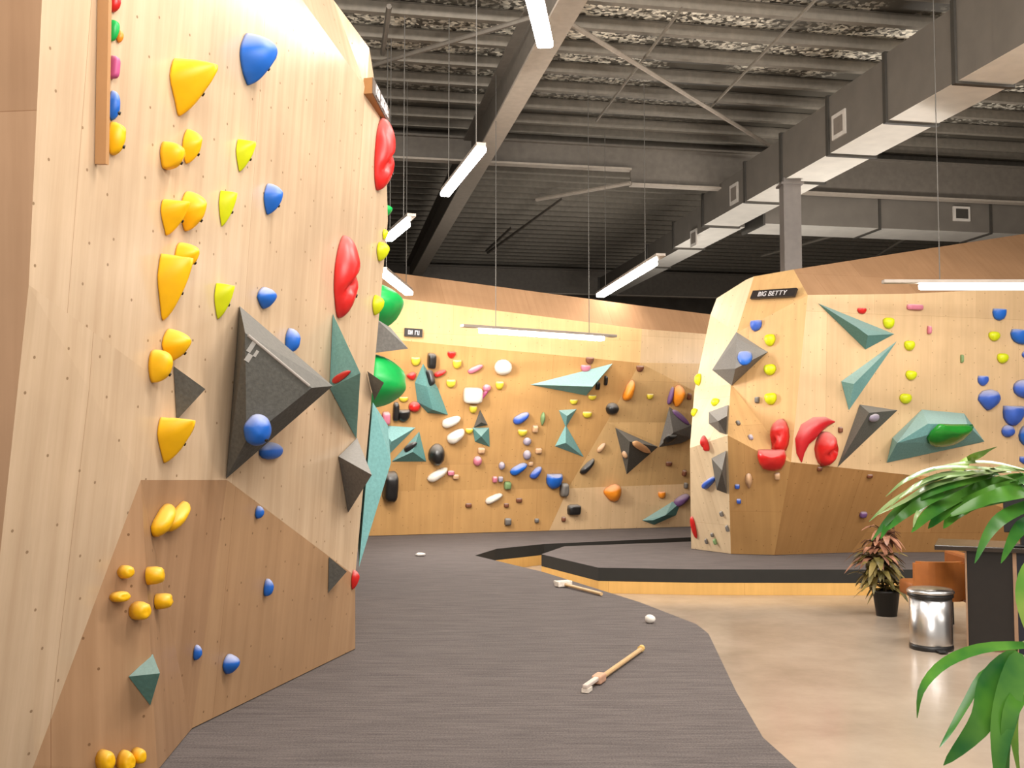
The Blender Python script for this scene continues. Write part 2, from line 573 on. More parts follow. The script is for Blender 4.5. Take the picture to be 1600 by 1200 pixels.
# ------------------------------------------------------------------ climbing volumes
def register(key, bm):
    bm.verts.index_update()
    SURF[key].append(([v.co.copy() for v in bm.verts], [tuple(v.index for v in f.verts) for f in bm.faces]))

def volume(key, base, tops, mat, label, vols=False, group=None, ref=None, lift=.004):
    pts, nn = [], None
    r = ref or base[0]
    loc0, n0 = cast(key, r[0], r[1], vols)
    for b in base:
        loc, n = cast(key, b[0], b[1], vols)
        if loc is None:
            loc, n = on_plane(b[0], b[1], loc0, n0), n0
        pts.append(loc + n * lift)
    for t in tops:
        if len(t) == 4:      # own reference point for the lift
            l1, n1 = cast(key, t[3][0], t[3][1], vols)
        else:
            l1, n1 = loc0, n0
        pts.append(on_plane(t[0], t[1], l1 + n1 * t[2], n1))
    nb = len(base)
    bm = hull_bm(pts)
    register(key, bm)
    basek = [pts[i] for i in range(nb)]
    back = [f for f in bm.faces if all(any((v.co - q).length < 1e-4 for q in basek) for v in f.verts)]
    if back and len(back) < len(bm.faces) - 1:
        bmesh.ops.delete(bm, geom=back, context='FACES_ONLY')
    cen = sum(pts, V3()) / len(pts)
    for v in bm.verts:
        v.co -= cen
    o = mesh_obj('climbing_volume', bm, mat)
    for p in o.data.polygons:           # keep the shell facing outward
        if p.normal.dot(EYE - cen) < 0 and False: pass
    o.location = cen
    tag(o, label, 'climbing volume', group)
    return o

big = volume('L', [(373, 478), (352, 748), (470, 612)], [(520, 603, .36), (383, 520, .16), (487, 606, .35), (385, 688, .14)], VDARK,
       'largest charcoal pyramid volume on the near wall with two blue holds at its foot')
# worn pale ridge and a small printed mark on the largest volume
l0_, n0_ = cast('L', 373, 478)
ra = on_plane(383, 520, l0_ + n0_ * .16, n0_); rb = on_plane(487, 606, l0_ + n0_ * .35, n0_)
bm = bmesh.new(); add_tube(bm, [ra.lerp(rb, .04) - big.location, ra.lerp(rb, .96) - big.location], .007, 8)
mesh_obj('worn_ridge', bm, simple('worn ridge', (168, 160, 152), .8), big)['label'] = 'pale worn ridge'
lm, nm_ = cast('L', 391, 552, True)
fm = frame(nm_).to_4x4(); fm.translation = lm - big.location
bm = bmesh.new()
for x_, y_, w_, h_ in ((-.012, .025, .02, .05), (.004, -.02, .024, .035), (.022, .012, .014, .03)):
    add_box(bm, (x_ - w_ / 2, y_ - h_ / 2, .0), (x_ + w_ / 2, y_ + h_ / 2, .002), fm @ Matrix.Rotation(-.5, 4, 'Z'))
mesh_obj('printed_logo', bm, simple('pale print', (170, 166, 160), .8), big)['label'] = 'small pale printed mark'
volume('L', [(519, 490), (514, 606), (556, 686)], [(563, 583, .24)], VTEAL, 'teal pyramid volume with a red hold, touching the tip of the large charcoal pyramid')
volume('L', [(270, 572), (275, 656), (303, 612)], [(321, 608, .11)], VDARK, 'small charcoal triangular volume behind the yellow hold column on the near wall')
volume('L', [(528, 713), (557, 684), (543, 801), (560, 740)], [(581, 742, .24)], VGREY, 'light grey faceted volume beside the teal corner volume on the near wall')
volume('L', [(513, 870), (512, 926), (528, 897)], [(542, 893, .10)], VDARK, 'small dark triangular volume low down by the corner of the near wall')
volume('L', [(200, 1057), (237, 1022), (234, 1102), (246, 1056)], [(250, 1052, .13)], VTEALD, 'small teal pyramid volume low on the near wall under the yellow pegs')
volume('L', [(573, 580), (577, 600), (584, 626)], [(600, 598, .13)], VGREY, 'little grey pyramid volume at the wall corner in front of the green dome')

# corner volumes and holds on the side face behind the corner edge
def side_n(z):
    lo, hi = (Cc, K) if z < K.z else (K, K2)
    if z < Cc.z: lo, hi = B, Cc
    n_ = back_dir.cross(hi - lo).normalized()
    return n_ if n_.x > 0 else -n_
def side_pt(z, back, out):
    """a point BACK metres behind the corner edge at height z, OUT metres off the side face"""
    lo, hi = (Cc, K) if z < K.z else (K, K2)
    if z < Cc.z: lo, hi = B, Cc
    t = (z - lo.z) / (hi.z - lo.z)
    p = lo.lerp(hi, t)
    return p + back_dir * back + side_n(z) * out
def zpx(py, y=6.2):
    return at_y(590, py, y).z
def side_volume(pts, mat, label):
    P_ = [side_pt(zpx(py), b, o) for py, b, o in pts]
    bm = hull_bm(P_)
    register('L', bm)
    cen = sum(P_, V3()) / len(P_)
    for v in bm.verts: v.co -= cen
    o = mesh_obj('climbing_volume', bm, mat); o.location = cen
    tag(o, label, 'climbing volume')
side_volume([(628, .05, .015), (885, .03, .02), (700, 1.0, .01), (720, .15, .17), (660, .25, .14), (780, .15, .12)], VTEAL, 'tall narrow teal volume wrapping the corner edge of the near wall')
side_volume([(488, .3, .01), (545, .3, .01), (515, .9, .01), (497, .4, .12), (530, .35, .24)], VGREY, 'grey blocky volume beneath the upper green hold at the wall corner')

# ------------------------------------------------------------------ holds
def outline(kind, th):
    c, s = math.cos(th), math.sin(th)
    if kind == 'jug':          # flat top, tapering to a point below
        x = c * (1 - .6 * max(0, -s) ** 1.2); y = s
        y = min(y, .55) if y > 0 else y * 1.0
        return x, y
    if kind == 'drop':
        return c * (1 - .5 * max(0, -s) ** 1.2), s
    if kind == 'shield':
        x = math.copysign(abs(c) ** .6, c) * (1 - .45 * max(0, -s)); y = math.copysign(abs(s) ** .7, s)
        return x, y
    if kind in ('peg', 'blob', 'bean', 'dome', 'ball'):
        return c, s
    if kind == 'half':         # flat on top, round below
        return c, min(s, .45)
    if kind in ('chip', 'block'):
        return math.copysign(abs(c) ** .45, c), math.copysign(abs(s) ** .45, s)
    if kind == 'flake':
        return c * (1 + .15 * s), s * (.75 + .25 * c)
    if kind == 'bar':
        return math.copysign(abs(c) ** .7, c), s * (1 - .25 * c)
    if kind == 'banana':
        return c, s * (1 - .3 * c * c) 
    return c, s

PROF = {'jug': (1.5, 1.35, (.0, .5)), 'drop': (1.8, 1.6, (0, .34)), 'shield': (2.5, 2.0, (0, .25)), 'peg': (7.0, 2.2, (0, 0)), 'blob': (2.2, 2.0, (0, .05)),
        'bean': (2.2, 2.0, (0, .1)), 'dome': (2.0, 2.0, (0, 0)), 'ball': (2.6, 1.7, (0, 0)), 'half': (2.4, 2.0, (0, .25)), 'chip': (5.0, 2.5, (0, 0)), 'block': (6.0, 3.0, (0, 0)),
        'flake': (2.0, 2.0, (0, .2)), 'bar': (2.4, 2.0, (0, .1)), 'banana': (2.4, 2.0, (0, .1))}

def hold_mesh(kind, seg, rings, seed, rough=.05):
    """unit hold: outline in x,y within about +-1 (halved by the scale), height 0..1"""
    k, mm, (sx, sy) = PROF[kind]
    V, Fc = [], []
    ss = [math.cos(i / rings * math.pi / 2) for i in range(rings)] + [0]
    for i, s in enumerate(ss):
        h = max(0, 1 - s ** k) ** (1 / mm) if s < 1 else 0
        if i == len(ss) - 1:
            V.append((sx, sy, 1.0)); break
        for j in range(seg):
            th = j / seg * 2 * math.pi
            x, y = outline(kind, th)
            w = 1 + rough * 1.6 * noise.noise(V3((math.cos(th) * 1.5 + seed * 7.1, math.sin(th) * 1.5, s)))
            x, y = x * s * w + sx * (1 - s), y * s * w + sy * (1 - s)
            hh = h
            if kind == 'bean':
                hh *= 1 - .45 * math.exp(-((y + .15 - .5 * x) / .16) ** 2)
            if kind == 'banana':
                y += .5 * (x * x - .5)
            hh *= 1 + rough * 1.5 * noise.noise(V3((x * 2 + seed * 3.3, y * 2, seed)))
            V.append((x, y, hh))
    nr = len(ss) - 1
    for i in range(nr - 1):
        for j in range(seg):
            j2 = (j + 1) % seg
            Fc.append((i * seg + j, i * seg + j2, (i + 1) * seg + j2, (i + 1) * seg + j))
    top = len(V) - 1
    for j in range(seg):
        Fc.append(((nr - 1) * seg + j, (nr - 1) * seg + (j + 1) % seg, top))
    Fc.append(tuple(range(seg))[::-1])
    return V, Fc

KINDNAME = {'jug': 'jug_hold', 'drop': 'jug_hold', 'shield': 'jug_hold', 'peg': 'peg_hold', 'blob': 'sloper_hold', 'bean': 'pinch_hold', 'dome': 'dome_hold', 'ball': 'ball_hold', 'half': 'edge_hold',
            'chip': 'foothold', 'block': 'edge_hold', 'flake': 'flake_hold', 'bar': 'edge_hold', 'banana': 'pinch_hold'}
SEED = [0]
def make_hold(kind, c, M, Wd, Hd, Pd, mat, label, group, big, key=None, vols=False):
    SEED[0] += 1
    seg, rings = (28, 9) if big else (14, 5)
    V, Fc = hold_mesh(kind, seg, rings, SEED[0])
    me = bpy.data.meshes.new(KINDNAME[kind])
    me.from_pydata([(x * Wd / 2, y * Hd / 2, z * Pd) for x, y, z in V], [], Fc)
    if key and not vols:
        MW = Matrix.Translation(c) @ M
        inv = MW.inverted(); nn = (MW.to_3x3() @ V3((0, 0, 1))).normalized(); T_ = tree(key, vols)
        for v in me.vertices:
            p = MW @ v.co
            h = T_.ray_cast(p + nn * .5, -nn, 1.2)[0]
            if h is not None and (p - h).dot(nn) < .002:
                v.co = inv @ (h + nn * .003)
    me.materials.append(mat)
    for p in me.polygons[:-1]:
        p.use_smooth = True
    o = link(bpy.data.objects.new(KINDNAME[kind], me))
    o.matrix_world = Matrix.Translation(c) @ M
    tag(o, label, 'climbing hold', group)
    if big:
        # the fixing bolt sits in the face of the hold, a little below its lip
        i = min(rings - 2, 5)
        j = int(seg * .86)
        vx = V3(me.vertices[i * seg + j].co); nx = V3(me.vertices[i * seg + j].normal)
        bm = bmesh.new()
        r_ = max(.008, min(Wd, Hd) * .06)
        q = nx.to_track_quat('Z', 'Y').to_matrix().to_4x4()
        bmesh.ops.create_cone(bm, cap_ends=True, segments=12, radius1=r_, radius2=r_ * .8, depth=.012, matrix=Matrix.Translation(vx) @ q)
        mesh_obj('bolt', bm, BOLT, o)
    return o

def hold(key, kind, box, mat, label, prot=.55, vols=False, group=None, roll=0):
    x0, y0, x1, y1 = box
    cx, cy, tw, th = (x0 + x1) / 2, (y0 + y1) / 2, x1 - x0, y1 - y0
    ax, ay = cx, cy
    big_ = th > 38 and key == 'L'
    V, _ = hold_mesh(kind, 14, 5, 1, 0)
    loc, n = cast(key, ax, ay, vols)
    if loc is None:
        print('MISS', label); return None
    D = proj(loc)[2]
    Wd, Hd = tw * D / F, th * D / F
    Pd = prot * min(Wd * 1.4, Hd)
    if key == 'L': Pd = min(Pd, tw * D / F * .8)
    for it in range(7):
        R3 = frame(n) @ Matrix.Rotation(math.radians(roll), 3, 'Z')
        P_ = [proj(loc + R3 @ V3((x * Wd / 2, y * Hd / 2, z * Pd))) for x, y, z in V]
        bx0, bx1 = min(p[0] for p in P_), max(p[0] for p in P_)
        by0, by1 = min(p[1] for p in P_), max(p[1] for p in P_)
        fw = min(1.5, max(.6, tw / (bx1 - bx0)))
        if roll == 0:
            Wd *= fw
            if Wd < .3 * Hd and fw < 1:
                Wd = .3 * Hd; Pd *= .9
            Hd *= min(1.5, max(.6, th / (by1 - by0)))
        else:
            f2 = math.sqrt(tw * th / ((bx1 - bx0) * (by1 - by0)))
            Wd *= f2; Hd *= f2
        ax += .8 * (cx - (bx0 + bx1) / 2); ay += .8 * (cy - (by0 + by1) / 2)
        l2, n2 = cast(key, ax, ay, vols)
        if l2 is not None and (n2.dot(n) > .97):
            loc, n = l2, n2
        elif l2 is not None:
            loc = on_plane(ax, ay, loc, n)
    M3 = frame(n) @ Matrix.Rotation(math.radians(roll), 3, 'Z')
    return make_hold(kind, loc + n * .003, M3.to_4x4(), Wd, Hd, Pd, mat, label, group, big_, key, vols)

def barhold(key, kind, p0, p1, wpx, mat, label, prot=.7, vols=False, group=None):
    a, n = cast(key, p0[0], p0[1], vols); b, n2 = cast(key, p1[0], p1[1], vols)
    c, n = cast(key, (p0[0] + p1[0]) / 2, (p0[1] + p1[1]) / 2, vols)
    if a is None or b is None or c is None:
        print('MISS', label); return
    a = on_plane(p0[0], p0[1], c, n); b = on_plane(p1[0], p1[1], c, n)
    D = proj(c)[2]
    u = (b - a); L_ = u.length; u.normalize()
    v = n.cross(u)
    M3 = Matrix((u, v, n)).transposed()
    wd = wpx * D / F
    return make_hold(kind, c + n * .003, M3.to_4x4(), L_, wd, wd * prot, mat, label, group, False, key, vols)

def side_hold(kind, py, back, Wd, Hd, Pd, mat, label, roll=0):
    nS = side_n(zpx(py))
    M3 = frame(nS) @ Matrix.Rotation(math.radians(roll), 3, 'Z')
    return make_hold(kind, side_pt(zpx(py), back, .004), M3.to_4x4(), Wd, Hd, Pd, mat, label, None, True)

NW = 'on the near wall'
# --- near wall, yellow column
for k, bx, lab in [
    ('jug', (265, 93, 338, 180), 'largest yellow wedge jug at the top of the yellow column on the near wall'),
    ('drop', (284, 202, 315, 257), 'rounded yellow jug, upper of the pair below the top wedge jug'),
    ('shield', (249, 221, 288, 266), 'yellow shield jug, lower of the pair below the top wedge jug'),
    ('drop', (281, 299, 322, 362), 'rounded yellow jug of the pair level with the middle lime hold'),
    ('jug', (250, 311, 296, 367), 'yellow jug with a sharp lip, of the pair level with the middle lime hold'),
    ('drop', (272, 377, 311, 424), 'small yellow jug poking out behind the long grooved yellow jug'),
    ('jug', (245, 397, 300, 498), 'long grooved yellow jug in the middle of the yellow column'),
    ('drop', (252, 514, 297, 566), 'rounded yellow jug just above the small charcoal triangle'),
    ('shield', (231, 546, 269, 598), 'yellow shield jug beside the small charcoal triangle'),
    ('jug', (245, 652, 304, 722), 'yellow wedge jug below the small charcoal triangle'),
]:
    hold('L', k, bx, YEL, lab, prot=.75, group='yellow jugs on the near wall')
barhold('L', 'bar', (236, 836), (262, 786), 26, YEL, 'yellow finger hold, front one of the slanted pair above the pegs', .9)
barhold('L', 'bar', (258, 828), (288, 783), 22, YEL, 'yellow finger hold, rear one of the slanted pair above the pegs', .9)
for bx, lab in [((226, 885, 256, 914), 'yellow peg hold, topmost of the peg cluster'), ((240, 927, 269, 953), 'yellow peg hold in the cluster, by the darker plywood strip'),
                ((200, 939, 236, 969), 'lowest yellow peg hold of the cluster above the teal pyramid'),
                ((182, 883, 210, 904), 'yellow peg added as ghost double beside the topmost peg'), ((170, 923, 204, 941), 'yellow peg added as ghost double above the lowest peg')]:  # last two pegs are added doubles, stitching ghosts without a real hold
    hold('L', 'peg', bx, YEL, lab, prot=1.2, group='yellow peg holds')
for bx, lab in [((148, 1169, 180, 1206), 'yellow block hold, first of three at the very bottom of the near wall'), ((181, 1171, 211, 1210), 'yellow block hold, middle one of three at the very bottom'),
                ((202, 1167, 229, 1194), 'yellow peg hold, smallest of three at the very bottom of the wall')]:
    hold('L', 'peg', bx, YEL, lab, prot=.9, group='yellow holds at the wall foot')
# lime
for bx, lab in [((368, 218, 399, 268), 'lime jug, topmost of the lime column on the near wall'), ((341, 298, 370, 353), 'lime jug, middle of the lime column on the near wall'),
                ((334, 443, 366, 498), 'lime jug just above the large charcoal pyramid')]:
    hold('L', 'jug', bx, LIME, lab, prot=.6, group='lime jugs on the near wall')
for bx, lab in [((588, 377, 608, 409), 'lime jug at the wall corner level with the red pinch'), ((581, 461, 600, 493), 'lime jug at the wall corner beside the upper green hold'),
                ((594, 420, 604, 434), 'tiny lime jug at the wall corner above the upper green hold'), ((597, 358, 606, 374), 'tiny lime jug at the wall corner, highest of the four')]:
    hold('L', 'drop', bx, LIME, lab, prot=.7, group='lime jugs at the wall corner')
# blue
for k, bx, lab in [('drop', (374, 52, 431, 132), 'largest blue jug, high on the near wall'), ('drop', (411, 287, 441, 335), 'blue drop hold between the lime jugs and the red pinch'),
                ('drop', (401, 449, 432, 483), 'small tilted blue hold above the tip of the charcoal pyramid'), ('blob', (445, 513, 469, 551), 'blue hold peeking over the edge of the charcoal pyramid'),
                ('blob', (398, 790, 412, 810), 'tiny blue foothold under the charcoal pyramid'), ('blob', (411, 904, 427, 932), 'small blue foothold low on the bottom panel'),
                ('blob', (301, 1007, 315, 1031), 'tiny blue foothold near the mat, upper of the two'), ('drop', (347, 1021, 374, 1054), 'blue foothold closest to the mat edge')]:
    hold('L', k, bx, BLUE, lab, prot=.6)
hold('L', 'blob', (404, 691, 442, 718), BLUE, 'blue hold tucked under the lower edge of the charcoal pyramid', prot=.5)
hold('L', 'blob', (380, 647, 424, 696), BLUE, 'chalky blue hold bolted to the charcoal pyramid', prot=.5, vols=True)
# red
hold('L', 'bean', (521, 369, 562, 493), RED, 'tall red pinch hold above the teal pyramid', prot=.5)
hold('L', 'bean', (584, 186, 618, 300), RED, 'bright red pinch hold at the top corner under the sign', prot=.6)
hold('L', 'drop', (548, 890, 561, 921), RED, 'small red foothold at the foot of the wall corner', prot=.6)
barhold('L', 'bar', (520, 597), (548, 580), 12, RED, 'flat red hold lying on the teal pyramid', .4, vols=True)
# side face
side_hold('drop', 462, .55, .5, .34, .20, GREEN, 'upper green drop hold sticking out past the wall corner')
side_hold('dome', 585, .6, .75, .37, .27, GREEN, 'large glossy green dome hold sticking out past the wall corner')
side_hold('drop', 302, .5, .14, .10, .09, GREEN, 'tiny green hold high on the wall corner under the red pinch')
side_hold('block', 590, 1.1, .2, .12, .26, BLACK, 'black hold just visible behind the green dome')

# grade ladder behind the fin
fin_root = None
p0 = mainp(160, 258)
e1 = mainp(150, -140); e2 = mainp(150, 258)
fin_w = .10
u_f = V3((0, 0, 1)).cross(nM).normalized()
def fin_pts(py):
    q = mainp(154, py)
    a = q - u_f * .0
    return [q - u_f * .022, q + u_f * .022, q - u_f * .022 + nM * .001, q]
bm = bmesh.new()
qa, qb = mainp(149, 257), mainp(156, -150)
pts = []
for q in (qa, qb):
    for du in (-.009, .009):
        for dn in (.004, .048):
            pts.append(q + u_f * du + nM * dn)
bm = hull_bm(pts)
uvl = bm.loops.layers.uv.new('UVMap')
for f in bm.faces:
    for l in f.loops:
        l[uvl].uv = (l.vert.co.y, l.vert.co.z)
o = mesh_obj('wooden_batten', bm, plywood('batten ply', (188, 142, 96), holes=False))
tag(o, 'vertical plywood batten standing off the near wall beside small coloured holds', 'batten')
for k, bx, m, lab in [('blob', (170, -12, 188, 20), RED, 'small red grade hold at the top of the batten'), ('shield', (169, 30, 186, 65), GREEN, 'small green grade hold beside the batten'),
                  ('blob', (181, 46, 192, 67), ORANGE, 'small orange grade hold next to the green one'), ('block', (169, 87, 187, 124), MAG, 'small pink grade hold beside the batten'),
                  ('blob', (168, 141, 187, 187), BLUE, 'small blue grade hold beside the batten'), ('shield', (167, 190, 196, 243), YEL, 'yellow grade hold at the foot of the batten')]:
    hold('L', k, bx, m, lab, prot=.5, group='grade colour holds beside the batten')

# --- far wall volumes
FW = 'on the far wall'
volume('B', [(661, 568), (648, 598), (652, 628), (668, 645), (700, 648), (684, 606)], [(667, 604, .18), (676, 640, .16)], VTEALD, 'teal crescent volume with a black hold on the far wall')
volume('B', [(590, 664), (649, 668), (598, 720)], [(612, 690, .15)], VTEAL, 'teal triangular volume just past the wall corner on the far wall')
volume('B', [(612, 721), (666, 721), (655, 674)], [(645, 706, .16)], VTEALD, 'grey teal triangular volume with dark holds on the far wall')
volume('B', [(750, 640), (740, 668), (762, 664)], [(752, 660, .12)], VDARK, 'small charcoal pyramid volume stacked over a teal one on the far wall')
volume('B', [(738, 668), (764, 668), (765, 698), (742, 690)], [(752, 682, .14)], VTEALD, 'small teal block volume under the charcoal pyramid on the far wall')
volume('B', [(828, 601), (957, 568), (916, 618)], [(926, 604, .32)], VTEAL, 'long teal spear shaped volume on the far wall')
volume('B', [(873, 641), (901, 639), (884, 668)], [(886, 650, .13)], VTEAL, 'small teal downward triangle volume, top of the hourglass pair')
volume('B', [(884, 664), (867, 697), (912, 714)], [(884, 692, .15)], VTEAL, 'small teal upward triangle volume, bottom of the hourglass pair')
volume('B', [(961, 668), (1028, 698), (979, 741)], [(984, 690, .28)], VDARK, 'charcoal pyramid volume with a peach bar hold on the far wall')
volume('B', [(1043, 634), (1078, 664), (1077, 684), (1062, 692), (1027, 697)], [(1052, 676, .3), (1046, 642, .1)], VGREY, 'grey volume with a purple ridge at the edge of the far wall', lift=.05)
volume('B', [(1003, 813), (1022, 820), (1056, 805), (1064, 784), (1050, 784), (1030, 797)], [(1040, 805, .16), (1020, 813, .1)], VTEALD, 'curved teal volume lowest on the far wall beside the freestanding wall')

# --- far wall holds
y_ = 'yellow chips on the far wall'
FH = [
 ('half', (642, 558, 657, 572), PALEY, 'yellow hold highest beside the green dome on the far wall'),
 ('half', (699, 549, 712, 560), RED, 'small red hold highest on the far wall'),
 ('half', (707, 562, 721, 576), PALEY, 'yellow hold under the highest red hold'),
 ('block', (667, 551, 682, 576), BLACK, 'black block hold above the teal crescent volume'),
 ('flake', (635, 581, 650, 594), RED, 'red hold between the green dome and the teal crescent'),
 ('half', (697, 593, 712, 606), PALEY, 'yellow hold beside the teal crescent volume'),
 ('ball', (772, 561, 800, 586), WHITE, 'round white hold highest on the far wall'),
 ('blob', (754, 600, 767, 612), PINK, 'pink hold beside the large white block'),
 ('half', (774, 596, 787, 609), PALEY, 'yellow hold below the round white hold'),
 ('block', (723, 604, 754, 631), WHITE, 'large white block hold with pink edge'),
 ('half', (733, 633, 746, 646), PALEY, 'yellow hold directly under the large white block'),
 ('half', (623, 620, 638, 628), PALEY, 'yellow hold below the green dome'),
 ('blob', (638, 627, 657, 644), RED, 'round red hold left of the teal crescent foot'.replace('left of', 'beside')),
 ('block', (613, 628, 624, 658), BLACK, 'upright black hold over the teal triangle'),
 ('half', (620, 640, 641, 659), BLACK, 'dark shoe shaped hold over the teal triangle'),
 ('block', (596, 643, 610, 664), PINK, 'pale red block by the wall corner over the teal triangle'),
 ('ball', (669, 693, 695, 727), BLACK, 'round black hold with chalk spot on the far wall'),
 ('half', (727, 669, 739, 678), PALEY, 'yellow hold beside the white flakes'),
 ('blob', (739, 712, 753, 728), PINK, 'small pink hold under the small teal block'),
 ('chip', (746, 699, 758, 709), BEIGE, 'small beige chip touching under the small teal block'),
 ('chip', (707, 741, 717, 749), BEIGE, 'small beige chip beside the middle white flake'),
 ('chip', (699, 735, 710, 743), PINK, 'small pinkish chip touching the middle white flake'),
 ('block', (597, 736, 623, 784), BLACK, 'black slab hold beside the tall teal corner volume'),
 ('chip', (727, 786, 737, 793), BROWN, 'tiny brown foothold below the middle white flake'),
 ('half', (809, 671, 824, 682), PALEY, 'yellow hold beneath the blue wedge'),
 ('drop', (844, 644, 852, 665), SAGE, 'small green upright hold beside the blue wedge'),
 ('chip', (831, 664, 841, 676), BEIGE, 'small beige chip under the green upright hold'),
 ('blob', (817, 683, 830, 696), LILAC, 'lilac hold, upper one of two below the yellow hold'),
 ('blob', (817, 703, 830, 718), LILAC, 'lilac hold, lower one of two below the yellow hold'),
 ('chip', (836, 700, 847, 709), BEIGE, 'beige chip beside the lower lilac hold'),
 ('half', (890, 624, 903, 632), PALEY, 'yellow hold between the teal spear and the hourglass'),
 ('half', (919, 617, 932, 625), PALEY, 'yellow hold touching the underside of the teal spear'),
 ('half', (910, 643, 925, 653), PALEY, 'yellow hold beside the top of the hourglass'),
 ('half', (907, 570, 923, 581), PINK, 'pale pink hold on top of the teal spear'),
 ('half', (915, 558, 928, 569), BROWN, 'dark brown hold above the teal spear'),
 ('block', (943, 587, 950, 602), BLACK, 'small black hold behind the teal spear tail'),
 ('blob', (779, 721, 789, 734), LILAC, 'lilac hold, leaning toward the pair of small pink chips'),
 ('chip', (769, 744, 777, 754), PINK, 'small pink chip, first of the pair above the lowest white flake'),
 ('chip', (778, 744, 786, 753), LILAC, 'small lilac chip, second of the pair above the lowest white flake'),
 ('chip', (787, 752, 799, 765), SAGE, 'sage green chip above the lowest white flake'),
 ('chip', (825, 721, 833, 728), BEIGE, 'tiny beige chip at the end of the long blue edge'),
 ('half', (853, 740, 879, 764), BLUE, 'large blue rounded hold low on the far wall'),
 ('block', (874, 754, 889, 776), GREY, 'grey hold with pale centre beside the large blue hold'),
 ('chip', (788, 809, 799, 821), GREY, 'grey foothold just above the mat under the lowest white flake'),
 ('chip', (835, 810, 842, 817), GREY, 'tiny grey foothold above the mat in the middle of the far wall'),
 ('chip', (877, 807, 884, 815), BROWN, 'tiny brown foothold above the mat beside the panel seam'),
 ('block', (886, 788, 908, 805), BLACK, 'black green rectangular hold low on the far wall'),
 ('chip', (806, 778, 816, 785), BROWN, 'tiny brown foothold beside the lowest white flake'),
 ('chip', (787, 786, 795, 793), BROWN, 'tiny brown foothold under the sage green chip'),
 ('half', (994, 571, 1006, 581), BROWN, 'brown hold under the pale top panel'),
 ('half', (1010, 615, 1021, 624), PALEY, 'yellow hold between the two orange holds'),
 ('blob', (946, 629, 967, 648), BLACK, 'round black hold below the tail of the teal spear'),
 ('drop', (1049, 601, 1071, 635), ORANGE, 'orange hold above the grey and purple volume'),
 ('chip', (1073, 614, 1081, 625), BROWN, 'small brown hold beside the orange hold at the wall end'),
 ('chip', (1040, 721, 1050, 728), BROWN, 'small brown chip below the grey and purple volume'),
 ('chip', (1065, 734, 1073, 744), BROWN, 'small brown chip at the wall end below the purple volume'),
 ('chip', (1068, 754, 1075, 763), GREY, 'small grey chip above the purple hold at the wall end'),
 ('flake', (943, 756, 971, 784), ORANGE, 'orange flake hold low on the pale panel'),
 ('half', (1028, 768, 1040, 779), ORANGE, 'small orange hold above the curved teal volume'),
]
for k, bx, m, lab in FH:
    hold('B', k, bx, m, lab, prot=.6)
FB = [
 ((678, 587), (697, 579), 9, RED, 'flat red edge hold beside the teal crescent'),
 ((731, 582), (755, 570), 9, PINK, 'pink slanted edge hold high on the far wall'),
 ((616, 617), (631, 606), 9, RED, 'slanted red edge hold below the green dome'),
 ((690, 664), (720, 652), 15, WHITE, 'upper white flake of the overlapping pair'),
 ((699, 690), (725, 671), 18, WHITE, 'lower white flake of the overlapping pair'),
 ((668, 751), (699, 731), 14, WHITE, 'middle white flake under the round black hold'),
 ((758, 785), (785, 772), 11, WHITE, 'lowest white flake on the far wall'),
 ((744, 630), (764, 606), 7, MAG, 'thin pink edge hugging the large white block'),
 ((802, 660), (826, 645), 14, BLUE2, 'blue wedge hold in the middle of the far wall'),
 ((797, 740), (823, 724), 13, BLUE, 'long slanted blue edge below the lilac holds'),
 ((829, 747), (845, 729), 12, BLUE2, 'short slanted blue edge beside the large blue hold'),
 ((907, 740), (928, 717), 11, BLACK, 'dark slanted hold along the panel seam'),
 ((933, 706), (945, 692), 8, BEIGE, 'small beige slanted hold above the dark seam hold'),
 ((976, 626), (988, 593), 15, ORANGE, 'slanted orange hold beyond the teal spear'),
 ((1053, 789), (1076, 773), 14, PURPLE, 'purple hold at the top of the curved teal volume'),
 ((1044, 632), (1051, 604), 8, PURPLE, 'dark purple hold hugging the upper orange hold'),
]
for p0_, p1_, w_, m, lab in FB:
    barhold('B', 'bar', p0_, p1_, w_, m, lab, .8)
hold('B', 'block', (665, 578, 680, 603), BLACK, 'black block hold bolted on the teal crescent', .4, vols=True)
barhold('B', 'bar', (988, 690), (1016, 707), 11, simple('peach plastic', (232, 176, 124), .5), 'peach bar hold bolted on the charcoal pyramid of the far wall', .5, vols=True)
barhold('B', 'bar', (632, 705), (652, 692), 11, BLACK, 'black white hold bolted on the grey teal triangle', .5, vols=True)
barhold('B', 'bar', (1050, 641), (1076, 664), 10, PURPLE, 'purple ridge hold bolted on the grey volume', .5, vols=True)
hold('B', 'half', (1036, 679, 1058, 693), BLACK, 'black hold bolted at the foot of the grey and purple volume', .4, vols=True)
hold('B', 'block', (930, 597, 938, 609), BLACK, 'small black hold bolted on the teal spear', .4, vols=True)
hold('B', 'blob', (972, 704, 981, 716), BEIGE, 'small chalky hold bolted on the charcoal pyramid of the far wall', .4, vols=True)

